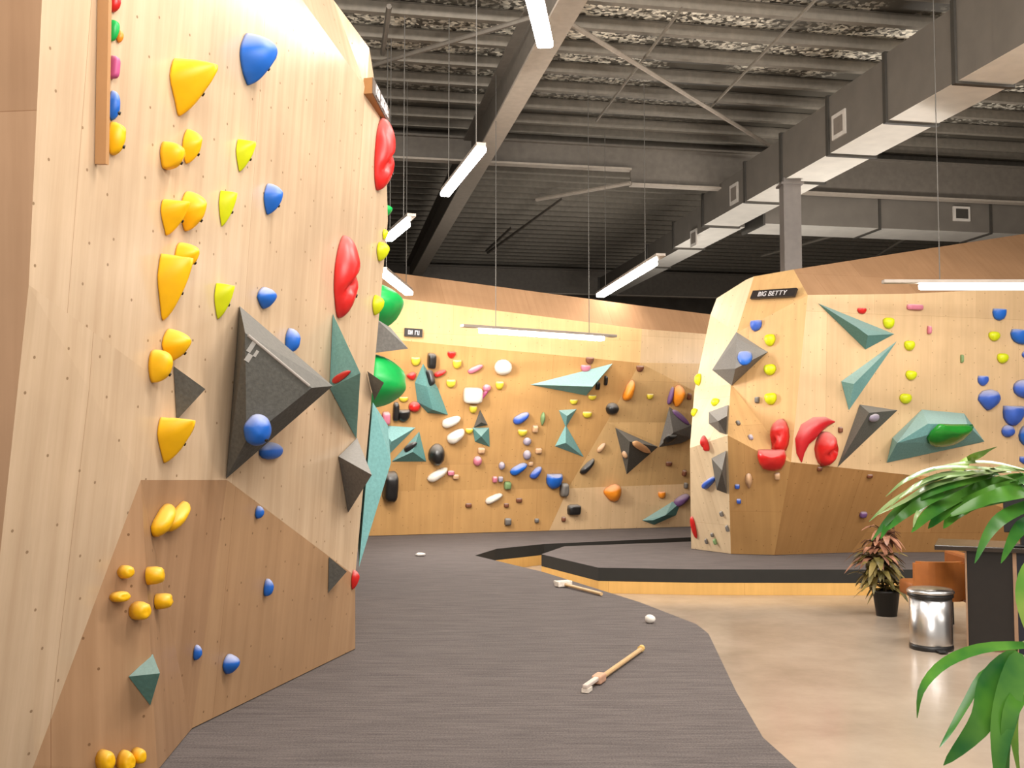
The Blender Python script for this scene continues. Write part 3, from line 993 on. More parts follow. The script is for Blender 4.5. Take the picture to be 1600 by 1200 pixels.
# --- freestanding wall volumes
volume('R', [(1113, 578), (1151, 519), (1200, 550), (1148, 580), (1143, 603)], [(1149, 576, .26, (1170, 545)), (1151, 530, .10, (1170, 545))], VGREY, 'grey volume wrapped over the corner of the freestanding wall with a blue hold')
volume('R', [(1138, 633), (1108, 644), (1108, 662), (1125, 676), (1135, 679)], [(1122, 658, .2, (1110, 640)), (1136, 650, .2, (1110, 640))], VGREY, 'grey blue faceted volume on the bright side of the freestanding wall')
volume('R', [(1135, 704), (1112, 716), (1120, 765), (1136, 771)], [(1128, 735, .2, (1110, 640))], VDARK, 'dark volume low on the bright side of the freestanding wall')
volume('R', [(1278, 474), (1397, 522), (1352, 546)], [(1356, 524, .2), (1340, 512, .17)], VTEALD, 'teal dart volume, upper of the two on the freestanding wall', ref=(1330, 560))
volume('R', [(1401, 533), (1314, 596), (1326, 641)], [(1334, 600, .18)], VTEAL, 'teal blade volume, lower of the two on the freestanding wall', ref=(1330, 560))
volume('R', [(1343, 632), (1402, 641), (1308, 730)], [(1358, 645, .25)], VDARK, 'long charcoal shard volume beside the red crescent', ref=(1330, 560))
volume('R', [(1385, 723), (1394, 684), (1440, 640), (1506, 646), (1538, 690)], [(1402, 692, .3), (1450, 662, .36), (1512, 664, .3)], VTEAL, 'large teal faceted volume holding a green hold on the freestanding wall', ref=(1440, 600))
RH = [
 ('half', (1172, 500, 1191, 518), BLUE2, 'blue hold under the sign of the freestanding wall', 0),
 ('shield', (1194, 522, 1212, 541), LIME, 'lime hold, highest of three in the column under the sign', 0),
 ('shield', (1193, 569, 1213, 587), LIME, 'lime hold, middle of three in the column under the sign', 0),
 ('shield', (1194, 614, 1214, 633), LIME, 'lime hold, lowest of three in the column under the sign', 0),
 ('chip', (1179, 620, 1187, 630), GREY, 'tiny dark foothold beside the lowest lime hold under the sign', 0),
 ('chip', (1149, 657, 1157, 665), GREY, 'tiny grey foothold beside the grey blue faceted volume', 0),
 ('chip', (1168, 679, 1177, 688), LILAC, 'tiny lilac foothold near the red corner hold', 0),
 ('chip', (1148, 756, 1156, 764), BLUE2, 'tiny blue foothold, upper of two low on the corner panel', 0),
 ('chip', (1151, 779, 1158, 787), BLUE2, 'tiny blue foothold, lower of two low on the corner panel', 0),
 ('drop', (1164, 739, 1176, 763), BEIGE, 'faded orange foothold below the flat red hold', 0),
 ('chip', (1210, 738, 1219, 750), BEIGE, 'small faded foothold under the flat red hold tip', 0),
 ('bean', (1203, 655, 1234, 709), RED, 'glossy red hold at the corner beside the red crescent', 0),
 ('half', (1183, 702, 1229, 736), RED, 'flat glossy red hold below the red corner hold', 0),
 ('bean', (1272, 674, 1310, 728), RED, 'glossy red hold nestled inside the red crescent', 0),
 ('shield', (1379, 496, 1398, 514), LIME, 'lime hold just above the tip of the upper teal dart', 0),
 ('shield', (1412, 532, 1430, 548), LIME, 'lime hold just past the tip of the lower teal blade', 0),
 ('shield', (1414, 579, 1433, 594), LIME, 'lime hold, third down the column beside the teal volumes', 0),
 ('shield', (1405, 615, 1425, 631), LIME, 'lime hold above the charcoal shard tip', 0),
 ('shield', (1544, 518, 1563, 533), LIME, 'lime hold, upper of two beside the blue holds', 0),
 ('shield', (1557, 552, 1576, 568), LIME, 'lime hold, lower of two beside the blue holds', 0),
 ('half', (1550, 482, 1573, 501), BLUE, 'blue hold highest under the long ceiling lamp', 0),
 ('half', (1578, 514, 1614, 538), BLUE, 'blue ledge hold beside the upper lime hold', 0),
 ('half', (1527, 587, 1545, 603), BLUE2, 'small blue hold above the heart shaped blue hold', 0),
 ('drop', (1527, 608, 1564, 641), BLUE2, 'heart shaped blue hold', 0),
 ('ball', (1582, 592, 1626, 623), BLUE2, 'round blue hold beside the heart shaped blue hold', 0),
 ('half', (1566, 634, 1601, 665), BLUE2, 'bowl shaped blue hold above the palm leaves', 0),
 ('ball', (1564, 664, 1586, 683), BLUE2, 'small round blue hold under the bowl shaped one', 0),
 ('ball', (1591, 663, 1626, 697), BLUE, 'big blue hold just above the palm leaves', 0),
 ('blob', (1596, 548, 1612, 560), BLUE2, 'small blue hold under the blue ledge hold', 0),
 ('half', (1592, 713, 1612, 725), BLUE2, 'small blue hold half hidden by palm leaves', 0),
 ('half', (1339, 481, 1354, 491), RED, 'small red hold above the upper teal dart', 0),
 ('chip', (1416, 475, 1443, 485), PINK, 'flat pink hold under the long ceiling lamp', 0),
 ('chip', (1448, 509, 1456, 522), PINK, 'tiny red foothold between the lime columns', 0),
 ('chip', (1500, 554, 1506, 567), SAGE, 'tiny green foothold between the lime columns', 0),
 ('chip', (1309, 667, 1317, 676), BROWN, 'tiny brown foothold beside the red crescent', 0),
 ('chip', (1276, 729, 1285, 736), BROWN, 'tiny brown foothold under the glossy red hold', 0),
 ('chip', (1354, 741, 1364, 747), BROWN, 'tiny brown foothold under the charcoal shard', 0),
 ('chip', (1342, 799, 1355, 809), PURPLE, 'small purple foothold above the potted croton', 0),
 ('blob', (1085, 584, 1096, 603), LIME, 'lime hold highest on the bright side face', 0),
 ('blob', (1111, 622, 1124, 635), LIME, 'lime hold above the grey blue faceted volume', 0),
 ('blob', (1080, 638, 1090, 651), LIME, 'lime hold at the edge of the bright side face', 0),
 ('bean', (1094, 680, 1109, 705), RED, 'small red hold on the bright side face', 0),
 ('chip', (1124, 798, 1131, 807), GREY, 'tiny grey foothold, highest of the cluster at the foot of the side face', 0),
 ('chip', (1133, 820, 1140, 831), GREY, 'tiny grey foothold by the corner edge near the mat', 0),
 ('chip', (1110, 832, 1116, 839), GREY, 'tiny grey foothold just above the bottom pair', 0),
 ('chip', (1101, 841, 1107, 850), GREY, 'tiny grey foothold of the bottom pair, beside the red sliver', 0),
 ('chip', (1114, 841, 1121, 851), SAGE, 'tiny sage foothold of the bottom pair, beside the grey one', 0),
]
def crescent(key, spine, widths, mat, label, prot=.8):
    c, n = cast(key, *spine[len(spine) // 2])
    D = proj(c)[2]
    P_ = [on_plane(x, y, c, n) for x, y in spine]
    bm = bmesh.new(); rows = []
    for i, p in enumerate(P_):
        t = (P_[min(i + 1, len(P_) - 1)] - P_[max(i - 1, 0)]).normalized()
        s_ = n.cross(t).normalized(); w_ = widths[i] * D / F / 2
        rows.append([bm.verts.new(p + s_ * w_ * math.cos(a) + n * (.004 + w_ * prot * math.sin(a))) for a in [j * math.pi / 8 for j in range(9)]])
    for r0, r1 in zip(rows, rows[1:]):
        for j in range(8):
            bm.faces.new((r0[j], r0[j + 1], r1[j + 1], r1[j]))
    for v in bm.verts: v.co -= c
    o = mesh_obj('dome_hold', bm, mat, None, True); o.location = c
    tag(o, label, 'climbing hold')
crescent('R', [(1252, 722), (1250, 708), (1252, 690), (1261, 675), (1275, 664), (1290, 659), (1304, 659)], [2, 14, 25, 33, 27, 16, 2], REDD, 'large matte red crescent hold', .9)
for k, bx, m, lab, rl in RH:
    hold('R', k, bx, m, lab, prot=.55)
barhold('R', 'bar', (1081, 806), (1089, 841), 8, RED, 'thin red sliver hold at the foot of the side face', .7)
barhold('R', 'bar', (1099, 762), (1118, 745), 11, BLUE2, 'blue grey arm hold beside the dark volume', .8)
hold('R', 'half', (1152, 549, 1176, 571), BLUE, 'blue hold bolted under the wrapped grey volume', .4, vols=True)
hold('R', 'half', (1448, 662, 1521, 699), GREEND, 'shiny green hold bolted on the large teal volume', .4, vols=True)
hold('R', 'blob', (1357, 646, 1374, 659), LILAC, 'chalky lilac hold bolted on the charcoal shard', .4, vols=True)

# ------------------------------------------------------------------ signs
SIGNB = simple('black sign face', (34, 26, 22), .5)
SIGNW = simple('white sign letters', (205, 200, 200), .6)
def glyph_boxes(bm, M, w, h, words_, t=.006):
    """blocky strokes standing in two words across a board w by h"""
    total = sum(len(x) for x in words_) + (len(words_) - 1) * .8
    cw = w * .66 / total
    x = -w * .33
    for wd in words_:
        for g in wd:
            a, b = x + cw * .08, x + cw * .92
            y0, y1 = -h * .27, h * .27
            st = cw * .26
            if 'l' in g: add_box(bm, (a, y0, 0), (a + st, y1, t), M)
            if 'r' in g: add_box(bm, (b - st, y0, 0), (b, y1, t), M)
            if 't' in g: add_box(bm, (a, y1 - h * .13, 0), (b, y1, t), M)
            if 'm' in g: add_box(bm, (a, -h * .065, 0), (b, h * .065, t), M)
            if 'b' in g: add_box(bm, (a, y0, 0), (b, y0 + h * .13, t), M)
            x += cw
        x += cw * .8

FONT = [None]
def text_letters(root, word, w, h, z):
    # each character a flat mesh of its own from the built in font, scaled to fill w by h
    parts = []; x = 0
    for chx in word:
        cu = bpy.data.curves.new('letter', 'FONT'); cu.body = chx; cu.size = 1.0; cu.extrude = .02
        tmp = bpy.data.objects.new('letter', cu)
        me = bpy.data.meshes.new_from_object(tmp)
        bpy.data.objects.remove(tmp); bpy.data.curves.remove(cu)
        if len(me.vertices) == 0:
            x += .35; continue
        x0 = min(v.co.x for v in me.vertices); x1 = max(v.co.x for v in me.vertices)
        for v in me.vertices: v.co.x += x - x0
        x += x1 - x0 + .1
        parts.append(me)
    sx = w / x; sy = h / .72
    for me in parts:
        for v in me.vertices:
            v.co = V3((v.co.x * sx - w / 2, v.co.y * sy - h / 2, z + (v.co.z + .02) * .08))
        me.materials.append(SIGNW)
        link(bpy.data.objects.new('letter', me), root)
def letters(root, M, w, h, glyphs):
    total = sum(len(x) for x in glyphs) + (len(glyphs) - 1) * .8
    bm = bmesh.new(); glyph_boxes(bm, M, w, h, glyphs)
    cw = w * .66 / total
    groups_ = {}
    Mi = M.inverted()
    bm.verts.index_update()
    done = set()
    x = -w * .33; spans = []
    for wd in glyphs:
        for g in wd: spans.append((x, x + cw)); x += cw
        x += cw * .8
    for (a, b) in spans:
        b2 = bmesh.new(); mp = {}
        for f in bm.faces:
            cxx = (Mi @ f.calc_center_median()).x
            if a <= cxx < b:
                b2.faces.new([mp.setdefault(v.index, None) or mp.__setitem__(v.index, b2.verts.new(v.co)) or mp[v.index] for v in f.verts])
        mesh_obj('letter', b2, SIGNW, root)
    bm.free()
def sign(c, M3, w, h, label, glyphs, th=.03):
    root = empty('wall_sign', c)
    root.rotation_euler = M3.to_euler()
    tag(root, label, 'sign')
    bm = bmesh.new(); add_box(bm, (-w / 2, -h / 2, .012), (w / 2, h / 2, .012 + th))
    mesh_obj('sign_board', bm, SIGNB, root)
    if isinstance(glyphs, str):
        text_letters(root, glyphs, w * .66, h * .6, .0125 + th)
    else:
        letters(root, Matrix.Translation((0, 0, .0125 + th)), w, h, glyphs)
    return root

loc, n = cast('R', 1206, 466)
fr = frame(n)
a = on_plane(1177, 463, loc, n); b = on_plane(1245, 459, loc, n)
u = (b - a).normalized(); v = n.cross(u)
sign(on_plane(1211, 461, loc + n * .02, n), Matrix((u, v, n)).transposed(), (b - a).length, .10, 'black name sign with white letters at the top of the freestanding wall', 'BIG BETTY')
loc, n = cast('B', 645, 521)
a = on_plane(631, 519, loc, n); b = on_plane(658, 521, loc, n)
u = (b - a).normalized(); v = n.cross(u)
sign((a + b) / 2 + n * .02, Matrix((u, v, n)).transposed(), (b - a).length * 1.02, .105, 'small black name sign with pale letters high on the far wall', [['lrtb', 'lmr'], ['lt', 'lrb']])
# sign at the top corner of the near wall
ca, cb = at_y(583, 136, proj(K3)[2] - .12), at_y(606, 181, proj(K2)[2] - .12)
ax_ = (cb - ca).normalized()
nS = V3((.80, -.58, .12)).normalized()
nS = (nS - ax_ * nS.dot(ax_)).normalized()
vv = nS.cross(ax_)
Ms = Matrix((ax_, vv, nS)).transposed()
root = empty('wall_sign', (ca + cb) / 2 + nS * .0)
root.rotation_euler = Ms.to_euler()
tag(root, 'plywood box sign with white letters on the top corner of the near wall', 'sign')
ln = (cb - ca).length
bm = bmesh.new(); add_box(bm, (-ln / 2 - .02, -.05, -.11), (ln / 2 + .02, .05, .0))
uvl = bm.loops.layers.uv.new('UVMap')
mesh_obj('sign_box', bm, simple('sign box ply', (150, 104, 56), .6), root)
bm = bmesh.new(); add_box(bm, (-ln / 2 - .02, -.05, .0005), (ln / 2 + .02, .05, .006))
mesh_obj('sign_face', bm, simple('grey sign face', (96, 84, 76), .6), root)
letters(root, Matrix.Translation((0, 0, .0065)), ln * 1.25, .13, [['ltb', 'lrtb'], ['lrm', 'ltb', 'lrt', 'lmb']])

# ------------------------------------------------------------------ hall shell
HA = V3((-295 / 1600, 1, 0)).normalized(); HP = V3((HA.y, -HA.x, 0))
def hall(a, p, z): q = HA * a + HP * p; return V3((q.x, q.y, z))
HM = Matrix(((HP.x, HA.x, 0, 0), (HP.y, HA.y, 0, 0), (0, 0, 1, 0), (0, 0, 0, 1)))   # x: across, y: along

def foil():
    m, nt, b = new_mat('roof foil insulation')
    tc = N(nt, 'ShaderNodeTexCoord')
    vo = N(nt, 'ShaderNodeTexVoronoi', Scale=24.0)
    nt.links.new(tc.outputs['Object'], vo.inputs['Vector'])
    n2 = N(nt, 'ShaderNodeTexNoise', Scale=.35, Detail=2.0)
    nt.links.new(tc.outputs['Object'], n2.inputs['Vector'])
    sp = N(nt, 'ShaderNodeSeparateColor'); nt.links.new(vo.outputs['Color'], sp.inputs[0])
    mu = N(nt, 'ShaderNodeMath', operation='MULTIPLY'); nt.links.new(sp.outputs[0], mu.inputs[0])
    r = N(nt, 'ShaderNodeMapRange'); r.inputs[1].default_value = .44; r.inputs[2].default_value = .54; r.inputs[3].default_value = .15; r.inputs[4].default_value = 1.0
    nt.links.new(n2.outputs['Fac'], r.inputs[0])
    # crinkled foil glints put into the colour, weaker further down the hall
    sy = N(nt, 'ShaderNodeSeparateXYZ'); nt.links.new(tc.outputs['Object'], sy.inputs[0])
    ry = N(nt, 'ShaderNodeMapRange'); ry.inputs[1].default_value = 10.5; ry.inputs[2].default_value = 14.5; ry.inputs[3].default_value = 1.0; ry.inputs[4].default_value = .25
    nt.links.new(sy.outputs['Y'], ry.inputs[0])
    m2 = N(nt, 'ShaderNodeMath', operation='MULTIPLY'); nt.links.new(r.outputs[0], m2.inputs[0]); nt.links.new(ry.outputs[0], m2.inputs[1])
    nt.links.new(m2.outputs[0], mu.inputs[1])
    rp = N(nt, 'ShaderNodeValToRGB')
    rp.color_ramp.elements[0].color = lin((74, 69, 60)) + (1,)
    rp.color_ramp.elements[1].color = lin((255, 246, 226)) + (1,)
    rp.color_ramp.elements[0].position = .2; rp.color_ramp.elements[1].position = .8
    nt.links.new(mu.outputs[0], rp.inputs['Fac'])
    nt.links.new(rp.outputs[0], b.inputs['Base Color'])
    b.inputs['Roughness'].default_value = .5
    return m
FOIL = foil()
STEEL = simple('purlin steel', (128, 120, 108), .55, metal=0.2, var=.12)
STEELD = simple('dark painted steel', (110, 102, 92), .6, var=.1)
STEELL = simple('pale steel flange', (168, 156, 142), .5, metal=.1)
HALLW = simple('hall dark cladding', (98, 90, 80), .8, var=.15, scale=3)

bm = bmesh.new(); add_box(bm, (-12, -4, 6.32), (16, 30, 6.42))
cl = mesh_obj('ceiling', bm, FOIL); cl.matrix_world = HM; cl['kind'] = 'structure'
pm = None
a_ = 5.4
while a_ < 28.6:
    if pm is None:
        bm = bmesh.new(); add_box(bm, (-11.9, -.012, 6.185), (15.9, .012, 6.3)); add_box(bm, (-11.9, -.012, 6.17), (15.9, .075, 6.185)); add_box(bm, (-11.9, -.012, 6.295), (15.9, .075, 6.31))
        o = mesh_obj('purlin', bm, STEEL, cl); pm = o.data
    else:
        o = link(bpy.data.objects.new('purlin', pm), cl)
    o.location = (0, a_, 0)
    a_ += .46 if a_ > 14 else .7
for nm, lo, hi in [('wall_hall_far', (-12, 29.6, 0), (16, 30, 6.32)), ('wall_hall_west', (-12.2, -4, 0), (-12, 30, 6.32)), ('wall_hall_east', (16, -4, 0), (16.2, 30, 6.32))]:
    bm = bmesh.new(); add_box(bm, lo, hi)
    o = mesh_obj(nm, bm, HALLW); o.matrix_world = HM; o['kind'] = 'structure'

def ibeam(name, lo, hi, zb_, zt, along, fw, ft=.03):
    """I section from lo to hi along 'a' or 'p' in hall axes; centre line value in the other axis"""
    root = empty(name, (0, 0, 0)); root.matrix_world = HM; root['kind'] = 'structure'
    (s, e, c) = lo
    def bx(c0, c1, z0, z1):
        return ((c0, s, z0), (c1, e, z1)) if along == 'a' else ((s, c0, z0), (e, c1, z1))
    bm = bmesh.new(); add_box(bm, *bx(c - .012, c + .012, zb_ + ft, zt - ft)); mesh_obj('web', bm, STEELD, root)
    bm = bmesh.new(); add_box(bm, *bx(c - fw / 2, c + fw / 2, zb_, zb_ + ft)); mesh_obj('bottom_flange', bm, STEELL, root)
    bm = bmesh.new(); add_box(bm, *bx(c - fw / 2, c + fw / 2, zt - ft, zt)); mesh_obj('top_flange', bm, STEELD, root)
    return root
ibeam('rafter_beam', (0, 27.5, 2.14), None, 5.4, 6.0, 'a', .25)
aT = 14.9
def hp(px, py, a):
    d = ray(px, py)
    t = (a - EYE.dot(HA)) / d.dot(HA)
    q = EYE + d * t
    return q.dot(HP), q.z
pJ, zJ = hp(985, 285, aT)
ibeam('cross_beam', (-11.5, pJ, aT), None, hp(800, 258, aT)[1], 6.02, 'p', .16)
ibeam('cross_beam', (pJ, 15.5, aT), None, hp(1000, 291, aT)[1], 6.02, 'p', .16)
ibeam('cross_beam', (-11.5, 15.5, 26.0), None, 5.35, 6.02, 'p', .16)

def rod(p, q, r, label, mat=STEELL, name='bracing_rod'):
    bm = bmesh.new(); c = (p + q) / 2
    add_tube(bm, [p - c, q - c], r, 6)
    o = mesh_obj(name, bm, mat); o.location = c
    tag(o, label, 'brace', None)
    o['kind'] = 'structure'
for a0, b0, r_, z_, m in [((880, 30), (1210, 232), .028, 5.9, STEELL), ((575, 104), (842, 24), .028, 5.9, STEELD), ((985, 286), (838, 312), .03, 5.35, STEELL),
                       ((1279, -5), (1110, 168), .018, 6.0, STEEL), ((1068, 10), (932, 189), .018, 6.0, STEEL), ((1345, 415), (1500, 320), .03, 5.5, STEEL), ((1190, 400), (1420, 335), .03, 5.5, STEEL),
                       ((880, 310), (762, 395), .03, 5.9, STEELD), ((800, 355), (760, 392), .03, 5.9, STEELD), ((608, 10), (598, 84), .03, 6.0, STEELD)]:
    rod(at_z(*a0, z_), at_z(*b0, z_), r_, 'steel roof bracing rod under the purlins', m)

# column
cb_ = at_y(1236, 415, 13.6)
bm = bmesh.new()
cx_, cy_ = cb_.x, cb_.y
add_box(bm, (cx_ - .115, cy_ - .115, 0), (cx_ + .115, cy_ + .115, 5.02))
add_box(bm, (cx_ - .15, cy_ - .15, 4.93), (cx_ + .15, cy_ + .15, 4.955))
o = mesh_obj('column', bm, simple('grey column paint', (112, 104, 98), .5)); o['kind'] = 'structure'

# ------------------------------------------------------------------ ducts
GALV = simple('galvanised duct', (238, 231, 219), .35, metal=.35, var=.06, scale=5)  # brightness of the underside lit from below put into the colour
GALVS = simple('duct side', (112, 105, 96), .6, metal=.2, var=.08, scale=4)  # darker copy of the duct metal for the sides, shade in its colour
SEAM = simple('duct seam', (72, 68, 62), .5, metal=.3)
GRILLE = simple('white grille', (196, 188, 178), .5)
GRILLED = simple('grille dark slot', (120, 110, 100), .6)
duct = empty('air_duct', (0, 0, 0)); duct.matrix_world = HM
tag(duct, 'long galvanised rectangular air duct stepping down in size under the roof', 'air duct')
def duct_box(root, lo, hi):
    bm = bmesh.new(); add_box(bm, lo, hi)
    bm.normal_update()
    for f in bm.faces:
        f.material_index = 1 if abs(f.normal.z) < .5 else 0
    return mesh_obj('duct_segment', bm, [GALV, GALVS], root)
segs = [(1.0, 4.5, 6.03, 6.63, 5.0, 5.9), (4.5, 7.6, 6.03, 6.63, 5.0, 5.86), (7.6, 8.85, 6.03, 6.63, 5.0, 5.8), (8.85, 10.1, 6.03, 6.63, 5.0, 5.75), (10.1, 11.4, 6.03, 6.63, 5.0, 5.7), (11.4, 12.7, 6.03, 6.63, 5.0, 5.63),
        (12.7, 13.9, 6.03, 6.63, 5.0, 5.57), (13.9, 15.6, 6.03, 6.63, 5.0, 5.5), (15.6, 17.5, 6.2, 6.75, 5.0, 5.45), (17.5, 19.5, 6.35, 6.8, 5.0, 5.42), (19.5, 23.5, 6.45, 6.85, 5.0, 5.4)]
for (a0, a1, p0_, p1_, z0, z1) in segs:
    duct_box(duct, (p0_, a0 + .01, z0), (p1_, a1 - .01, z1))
    bm = bmesh.new(); add_box(bm, (p0_ - .025, a1 - .03, z0 - .025), (p1_ + .025, a1 + .03, z1 + .02)); mesh_obj('duct_flange', bm, SEAM, duct)
for px, py, w_, h_ in [(1312, 195, .32, .30), (1148, 303, .3, .30), (1085, 372, .3, .28)]:
    pside = 6.03 if px > 1140 else 6.2
    d = ray(px, py); t = pside / d.dot(HP); q = EYE + d * t
    a0 = q.dot(HA); z0 = q.z
    vent = empty('vent_grille', (0, 0, 0)); vent.parent = duct
    bm = bmesh.new(); add_box(bm, (pside - .02, a0 - w_ / 2, z0 - h_ / 2), (pside - .001, a0 + w_ / 2, z0 + h_ / 2)); mesh_obj('grille_frame', bm, GRILLE, vent)
    bm = bmesh.new(); add_box(bm, (pside - .024, a0 - w_ * .33, z0 - h_ * .33), (pside - .0205, a0 + w_ * .33, z0 + h_ * .33)); mesh_obj('grille_slots', bm, GRILLED, vent)
dc = empty('air_duct', (0, 0, 0)); dc.matrix_world = HM
tag(dc, 'short galvanised cross duct branching off above the freestanding wall', 'air duct')
def cross_at(px, py, y=16.2):
    q = at_y(px, py, y); return q.dot(HP), q.dot(HA), q.z
p_, a0, _ = cross_at(1240, 330)
for i in range(5):
    s = 6.84 + i * 2.0
    duct_box(dc, (s, a0 - .05, 4.95), (s + 1.98, a0 + .75, 5.45))
    bm = bmesh.new(); add_box(bm, (s - .03, a0 - .075, 4.925), (s + .01, a0 + .775, 5.475)); mesh_obj('duct_flange', bm, SEAM, dc)
q = cross_at(1517, 306, proj(HA * (a0 - .07) + HP * 9.5)[2])
vent = empty('vent_grille', (0, 0, 0)); vent.parent = dc
bm = bmesh.new(); add_box(bm, (q[0] - .15, a0 - .085, 5.12), (q[0] + .15, a0 - .052, 5.36)); mesh_obj('grille_frame', bm, GRILLE, vent)
bm = bmesh.new(); add_box(bm, (q[0] - .11, a0 - .09, 5.16), (q[0] + .11, a0 - .0855, 5.32)); mesh_obj('grille_slots', bm, SEAM, vent)

# ------------------------------------------------------------------ lamps
TUBE = emit('lamp tube', (1.0, .95, .88), 26.0)
HOUS = simple('lamp housing', (150, 138, 126), .4, metal=.3)
CABLE = simple('steel cable', (96, 92, 86), .7, var=.02)
def lamp(p, q, label, ext=(.0, .0), w=.07, cables=True):
    w *= 1.2
    c = (p + q) / 2
    root = empty('pendant_light', c)
    d = (q - p); L_ = d.length; d.normalize()
    root.rotation_euler = d.to_track_quat('X', 'Z').to_euler()
    tag(root, label, 'pendant light')
    bm = bmesh.new(); add_box(bm, (-L_ / 2 - ext[0], -w * .45, .0), (L_ / 2 + ext[1], w * .45, .035), bev=.004); mesh_obj('lamp_housing', bm, HOUS, root)
    bm = bmesh.new(); add_box(bm, (-L_ / 2, -w / 2, -.055), (L_ / 2, w / 2, -.001), bev=.015); mesh_obj('lamp_tube', bm, TUBE, root)
    if cables:
        inv = root.matrix_basis.inverted()
        for s in (-.38, .38):
            b0 = V3((s * L_, 0, .036))
            bm = bmesh.new(); add_tube(bm, [b0, b0 + V3((0, 0, 6.0 - c.z))], .0045, 6); mesh_obj('hanging_cable', bm, CABLE, root)
    return root
lamp(at_z(812, -110, 4.2), at_z(852, 64, 4.2), 'bright tube pendant light cut off by the top of the picture', w=.09)
lamp(at_z(752, 228, 4.2), at_z(695, 300, 4.2), 'bright tube pendant light hanging alongside the pale rafter beam', w=.085)
lamp(at_z(1020, 408, 3.7), at_z(938, 459, 3.7), 'slanted tube pendant light hanging below the air duct', (.35, .1), w=.11)
lamp(at_z(634, 346, 3.8), at_z(606, 370, 3.8), 'short tube pendant light just past the top corner of the near wall', (.25, 0), w=.09)
lamp(at_z(598, 422, 3.4), at_z(639, 455, 3.4), 'tube pendant light close to the far wall beside the upper green hold', w=.09)
lamp(at_z(750, 513, 2.85), at_z(942, 526, 2.85), 'long tube pendant light hanging in front of the far wall', (.25, .2), w=.08)
lamp(at_y(1437, 443, 9.4), at_y(1700, 443, 9.4), 'long tube pendant light hanging in front of the freestanding wall', (.34, .1), w=.07)

# added unseen area lights out of frame, for the main illumination of the hall
def area(loc, target, size, watts, col=(1, .93, .84)):
    l = bpy.data.lights.new('fill_light', 'AREA')
    l.shape = 'RECTANGLE'; l.size = size[0]; l.size_y = size[1]
    l.energy = watts; l.color = col
    o = bpy.data.objects.new('fill_light', l); C.objects.link(o)
    o.location = loc
    o.rotation_euler = (V3(target) - V3(loc)).to_track_quat('-Z', 'Y').to_euler()
    return o
W_ = (1, .95, .89)
area((.5, 3.2, 5.2), (-1.1, 4.6, 1.4), (.3, 2.4), 120, W_)
area((2.4, 4.2, 5.5), (.8, 6.5, 0), (2.4, .3), 170, W_)
area((4.5, 5.0, 5.6), (4.0, 10.5, 1.6), (2.4, .4), 215, W_)
area((0.0, 7.0, 5.9), (1.5, 13.5, 1.6), (2.0, .3), 190, W_)
area((.2, 0.2, 3.6), (.6, 6, .2), (2.5, 1.5), 90, W_)
area((8.0, 7.0, 5.4), (6.0, 9, 0), (2.4, .4), 130, W_)
area((-1.6, 11.3, 2.9), (2.2, 11.7, 1.9), (.3, 1.0), 150, W_)  # added unseen light behind the near wall, brightens the freestanding wall's side
# added unseen uplights that brighten the roof, behind the walls or out of frame
area((-2.6, 8.2, 3.2), (-1.0, 11, 6.3), (1.2, .4), 70, W_)
area((2.5, 17.4, 2.6), (2.0, 19, 6.3), (2.4, .4), 110, W_)
area((5.2, 13.6, 2.4), (4.6, 15, 6.3), (2.4, .4), 150, W_)
area((5.6, 4.6, 3.0), (5.0, 9, 6.3), (2.4, .4), 140, W_)
area((.8, 1.2, 3.9), (1.2, 6.5, 6.3), (2.4, .4), 130, W_)

# ------------------------------------------------------------------ items on the mat
WOOD = simple('pale wooden pole', (206, 170, 124), .5, var=.12, scale=18, stretch=(1, 8, 8))
BRIST = simple('brush bristles', (226, 214, 200), .9, var=.2, scale=80)
COPPER = simple('pinkish brush head', (206, 160, 132), .6)
def brush(p, q, label):
    """long handled hold brush lying on the mat, head at p"""
    d = q - p; L_ = d.length
    root = empty('brush_pole', V3((p.x, p.y, MAT_Z + .004)), math.atan2(d.y, d.x))
    tag(root, label, 'brush', 'long handled brushes on the mat')
    bm = bmesh.new(); add_tube(bm, [(.2 * L_, 0, .018), (L_ * .97, 0, .016)], .014, 10); mesh_obj('pole', bm, WOOD, root)
    bm = bmesh.new(); add_tube(bm, [(.97 * L_, 0, .02), (L_, 0, .02)], .02, 10); mesh_obj('end_grip', bm, simple('grip tape', (214, 180, 112), .7), root)
    bm = bmesh.new(); add_box(bm, (.17 * L_, -.026, .001), (.26 * L_, .026, .045), bev=.008); mesh_obj('clamp', bm, COPPER, root)
    bm = bmesh.new(); add_box(bm, (0, -.014, .02), (.2 * L_, .014, .04), bev=.005); mesh_obj('brush_head', bm, simple('brush stock', (214, 198, 186), .6), root)
    bm = bmesh.new(); add_box(bm, (0.0, -.018, 0.0), (.06 * L_, .018, .02)); mesh_obj('bristles', bm, BRIST, root)
brush(floor_pt(914, 1084), floor_pt(1003, 1019), 'long wooden brush pole lying diagonally in the middle of the mat')
def brush2(p, q, label):
    d = q - p; L_ = d.length
    root = empty('brush_pole', V3((p.x, p.y, MAT_Z + .004)), math.atan2(d.y, d.x))
    tag(root, label, 'brush', 'long handled brushes on the mat')
    bm = bmesh.new(); add_tube(bm, [(.131, 0, .02), (L_, 0, .016)], .014, 10); mesh_obj('pole', bm, WOOD, root)
    bm = bmesh.new(); add_box(bm, (.05, -.07, .0), (.13, .07, .05), bev=.008); mesh_obj('brush_head', bm, BRIST, root)
    bm = bmesh.new(); add_box(bm, (-.06, -.014, .01), (.049, .014, .035), bev=.006); mesh_obj('brush_tip', bm, BRIST, root)
brush2(floor_pt(872, 915), floor_pt(940, 932), 'wooden brush pole with white cross head lying near the mat edge')
